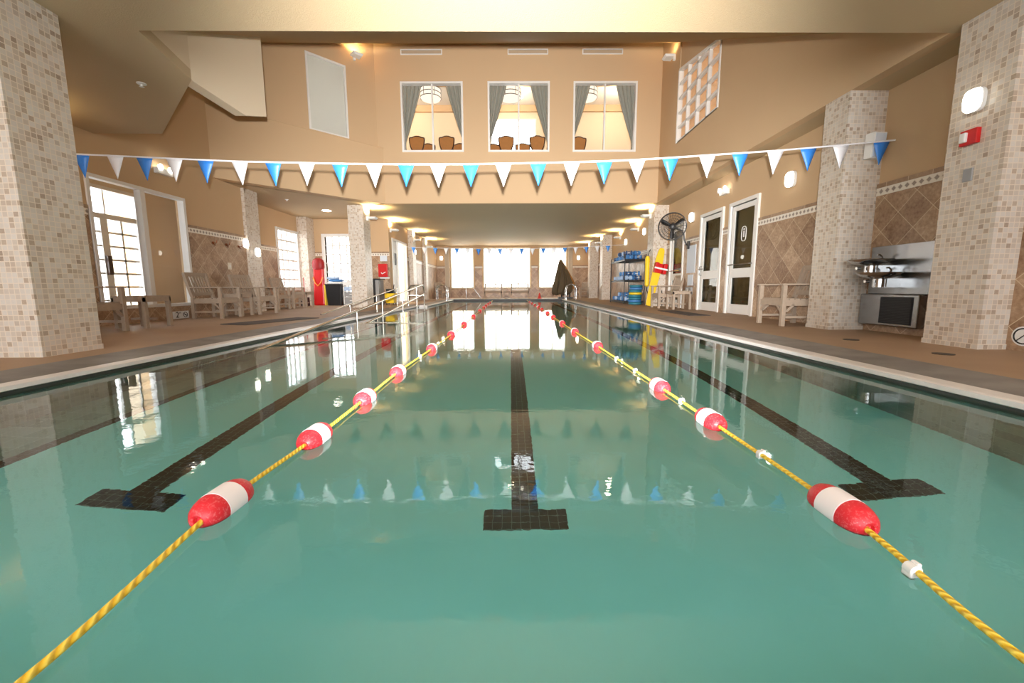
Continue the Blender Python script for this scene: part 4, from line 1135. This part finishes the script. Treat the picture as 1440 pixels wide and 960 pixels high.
# yellow spine board leaning on the column with a red head block
r = thing('spine_board', (4.42, 13.0, 0), 'yellow spine board leaning against mosaic column on right deck', 'spine board')
A, B = Vector((-.07, 0, .02)), Vector((.33, .1, 1.80))
ax = (B-A).normalized(); nn = Vector((0, 1, 0)); nn = (nn-ax*nn.dot(ax)).normalized(); sd = ax.cross(nn)
m = MB(); prof = [(0, .08), (.06, .11), (.35, .13), (1.1, .15), (1.5, .14), (1.75, .11), (1.83, .07)]
rows_f = []; 
L_ = [(A+ax*t-sd*w_*.85) for t, w_ in prof]; R_ = [(A+ax*t+sd*w_*.85) for t, w_ in prof]
ring = L_+R_[::-1]; n = len(ring); a = m.verts([q-nn*.025 for q in ring]); b = m.verts([q+nn*.025 for q in ring]); m.face(a); m.face(b[::-1])
for k in range(n):
    m.face([a[k], a[(k+1) % n], b[(k+1) % n], b[k]])
m.build('board', 'yellow', r, bevel=.01)
m = MB(); c = A+ax*1.2-nn*.09-sd*.06
m.bar(c-sd*.19, c-sd*.08, .16, .32, ax); m.bar(c+sd*.08, c+sd*.19, .16, .32, ax); m.bar(c-sd*.08-nn*-.05, c+sd*.08-nn*-.05, .06, .3, ax); m.build('head_block', 'red', r, bevel=.02)
m = MB(); m.bar(c-sd*.21-ax*.02-nn*.085, c+sd*.21-ax*.02-nn*.085, .012, .05, ax); m.build('block_strap', 'whiteplastic', r)
m = MB(); m.tube([(.33, -.02, .5), (.35, 0, .3), (.36, 0, .02)], .014, 6); m.build('strap', 'blackplastic', r, True)

# ------------------------------------------------------------------ left wing items
r = thing('dustpan', (-7.2, 14.45, 0), 'long handled black dustpan standing before the corner column', 'dustpan')
m = MB(); m.hexa([(-.14, -.12, 0), (.14, -.12, 0), (.14, .12, 0), (-.14, .12, 0), (-.13, -.02, .3), (.13, -.02, .3), (.13, .12, .3), (-.13, .12, .3)]); m.build('pan', 'blackplastic', r, bevel=.01)
m = MB(); m.cyl((0, .05, .28), (-.01, .06, .98), .013, 8); m.build('handle', 'red', r, True)
r = thing('rescue_mat', (-6.85, 14.9, 0), 'tall red rescue board with orange strap and red bag on top', 'rescue board')
m = MB(); m.hexa([(-.2, -.10, .0), (.2, -.10, .0), (.2, .04, .0), (-.2, .04, .0), (-.18, -.05, 1.36), (.18, -.05, 1.36), (.18, .09, 1.36), (-.18, .09, 1.36)]); m.build('board', 'red', r, bevel=.05)
m = MB(); m.box(.19, .25, -.1, .06, .0, .75); m.build('side_pad', 'yellow', r, bevel=.03)
m = MB(); m.tube([(-.17, -.08, 1.0), (-.1, -.10, .8), (0, -.11, .7), (.1, -.10, .8), (.17, -.08, 1.0)], .022, 6); m.build('strap', 'orange', r, True)
m = MB(); m.lathe([(.03, 1.26), (.18, 1.28), (.215, 1.36), (.215, 1.52), (.18, 1.62), (.09, 1.67), (.02, 1.68)], (0, 0.02, 0), n=18, sy=.6); m.build('bag', plain('dark_red_bag', lin(150, 14, 18), .5), r, True)
r = thing('laundry_bin', (-6.25, 14.9, 0), 'black bin heaped with folded towels below the tall window', 'bin')
m = MB(); m.hexa([(-.24, -.22, 0), (.24, -.22, 0), (.24, .22, 0), (-.24, .22, 0), (-.29, -.26, .74), (.29, -.26, .74), (.29, .26, .74), (-.29, .26, .74)]); m.build('bin_body', 'blackplastic', r, bevel=.02)
m = MB(); m.box(-.3, .3, -.27, .27, .72, .76); m.build('bin_rim', 'blackplastic', r, bevel=.01)
for k, (mt, l, dx, wd) in enumerate((('white', 'white folded towel lowest on the black bin', 0, .24), ('foamblue', 'blue folded towel in the pile on the black bin', .02, .22), ('paleblue', 'pale blue folded towel topmost on the black bin', -.08, .17))):
    m = MB(); z = .76+k*.085; m.box(-wd, wd, -.18, .18, z, z+.08); o = m.build('towel', mt, None, bevel=.03); o.location = (-6.25+dx, 14.9, 0); tag(o, l, 'towel', 'towels on the black bin')
r = thing('drawer_cart', (-5.62, 14.85, 0), 'white plastic drawer cart between black bin and column', 'cart')
m = MB()
for sx in (-1, 1):
    for sy in (-1, 1):
        m.bar((sx*.27, sy*.2, .03), (sx*.27, sy*.2, .86), .03, .03)
for z in (.05, .3, .5, .68, .86):
    m.box(-.285, .285, -.215, .215, z-.012, z+.012)
m.build('cart_frame', 'whiteplastic', r)
for k, (z0, z1, mt) in enumerate(((.07, .28, 'glassdark'), (.32, .48, 'glassdark'), (.52, .66, 'paleblue'), (.70, .84, 'whiteplastic'))):
    m = MB(); m.box(-.25, .25, -.22, .18, z0, z1); d = m.build('drawer', 'grey' if mt == 'glassdark' else mt, r, bevel=.01)
    m = MB(); m.box(-.06, .06, -.235, -.22, (z0+z1)/2-.012, (z0+z1)/2+.012); m.build('drawer_pull', 'whiteplastic', d)
m = MB(); m.bar((0, 0, 0), (0, 0, 1.15), .03, .03); m.bar((-.12, 0, 1.12), (.1, 0, 1.12), .06, .05); o = m.build('floor_squeegee', 'blackplastic'); o.location = (-5.18, 14.95, 0); tag(o, 'black squeegee standing behind the free standing left column', 'squeegee')
# right of the column
r = thing('cabinet', (-4.98, 15.2, 0), 'black and grey cabinet against wing back wall right of column', 'cabinet')
m = MB(); m.box(-.3, .12, -.25, .33, 0, .92); m.build('cabinet_body', 'blackplastic', r, bevel=.01)
m = MB(); m.box(.12, .24, -.26, .33, 0, .90); m.build('side_panel', 'grey', r, bevel=.005)
m = MB(); m.box(-.31, .3, -.27, .34, .92, .95); m.build('cabinet_top', 'blackplastic', r)
r = thing('first_aid_box', (-4.72, 15.56, 1.26), 'red safety cabinet on the wing back wall above cabinet', 'cabinet')
m = MB(); m.box(-.17, .17, -.14, 0, -.24, .24); m.build('box_body', 'red', r, bevel=.02)
m = MB(); m.bar((-.06, -.145, -.08), (-.02, -.145, -.13), .008, .03); m.bar((-.02, -.145, -.13), (.1, -.145, -.06), .008, .03); m.build('check_mark', 'whiteplastic', r)
m = MB(); m.box(-.15, .2, -.02, 0, -.30, -.25); m.build('box_shelf', 'whiteplastic', r)
m = MB(); m.box(-4.84, -4.58, 15.55, 15.575, 1.6, 1.8); tag(m.build('wall_sign', 'paper'), 'white sign above the red safety cabinet', 'sign')
r = thing('mop_bucket', (-4.42, 15.3, 0), 'yellow mop bucket with black wringer at the corner', 'bucket')
m = MB(); m.hexa([(-.14, -.18, .06), (.14, -.18, .06), (.14, .18, .06), (-.14, .18, .06), (-.18, -.22, .42), (.18, -.22, .42), (.18, .22, .42), (-.18, .22, .42)]); m.build('pail', 'yellow', r, bevel=.02)
m = MB(); m.box(-.15, .15, -.1, .1, .42, .58); m.bar((.1, -.05, .5), (.16, -.1, .74), .03, .03); m.build('wringer', 'blackplastic', r, bevel=.02)
for sx in (-1, 1):
    for sy in (-1, 1):
        m = MB(); m.lathe([(.01, -.015), (.03, -.012), (.03, .012), (.01, .015)], (sx*.12, sy*.15, .03), 'X', 12); m.build('caster', 'blackplastic', r)
m = MB(); m.box(-4.49, -4.465, 16.25, 16.42, 1.5, 1.95); tag(m.build('door_closer', 'blackplastic'), 'small dark panel on the white terrace door leaf', 'panel')

# ------------------------------------------------------------------ far end: covered lift, cone
r = thing('covered_pool_lift', (2.95, 23.0, 0), 'tall pool lift under a draped brown cover at far right', 'pool lift')
rows = []
prof = [(2.12, .03, .03, -.18), (2.0, .10, .10, -.17), (1.7, .20, .18, -.12), (1.3, .33, .26, -.06), (.9, .44, .32, -.02), (.6, .50, .34, -.05), (.35, .46, .32, -.12), (.2, .34, .26, -.2)]
for z, a, b, o_ in prof:
    a *= 1.1; rows.append([(o_+a*math.cos(2*PI*k/40)*(1+.09*math.sin(k*1.9+z)), b*math.sin(2*PI*k/40)*(1+.12*math.sin(k*2.6)), z+.03*math.sin(k*.9)) for k in range(41)])
m = MB(); m.sheet(rows); m.build('cover', 'cover', r, True, solid=.012)
m = MB(); m.sheet([[(.0, -.02, 1.9), (.02, .06, 1.92)], [(.12, -.06, 1.5), (.3, .05, 1.45)], [(.25, -.1, 1.0), (.58, .05, .95)], [(.3, -.1, .5), (.72, .05, .55)]]); m.build('tan_flap', 'tan', r, True, solid=.012)
m = MB(); m.cyl((.35, 0, 0), (.35, 0, .7), .04, 10); m.cyl((-.1, 0, 0), (-.1, 0, 1.2), .05, 10); m.box(-.3, .5, -.2, .2, 0, .08); m.build('lift_base', 'black', r, True)
r = thing('traffic_cone', (1.62, 23.1, 0), 'small red cone on the far deck before windows', 'cone')
m = MB(); m.lathe([(.10, .02), (.03, .30), (.02, .32)], n=16); m.build('cone_body', plain('red_cone', lin(226, 70, 60), .5), r, True)
m = MB(); m.box(-.13, .13, -.13, .13, 0, .025); m.build('cone_base', plain('red_cone_base', lin(220, 70, 60), .5), r, bevel=.01)

# sheer curtains in the far windows
for (a, b, z0, z1), l in zip(EW, ('left', 'middle', 'right')):
    n = int((b-a)*40)
    rows = [[(a-.06+(b-a+.12)*k/n, YE-.09+.03*math.sin(k*.55)+.012*math.sin(k*1.7), z) for k in range(n+1)] for z in (z1+.05, (z0+z1)/2, z0-.1)]
    m = MB(); m.sheet(rows); tag(m.build('sheer_curtain', 'sheer', None, True), 'sheer white curtain over the %s end window' % l, 'curtain', 'sheer curtains at the far end')
for x, l in ((-3.84, 'left of the left end window'), (3.64, 'right of the right end window')):
    rows = [[(x-.14+.28*k/24, YE-.1+.03*math.sin(k*1.3), z) for k in range(25)] for z in (3.05, 1.5, .1)]
    m = MB(); m.sheet(rows); tag(m.build('side_curtain', 'cream', None, True, solid=.01), 'gathered cream curtain hanging '+l, 'curtain', 'cream side curtains at the far end')
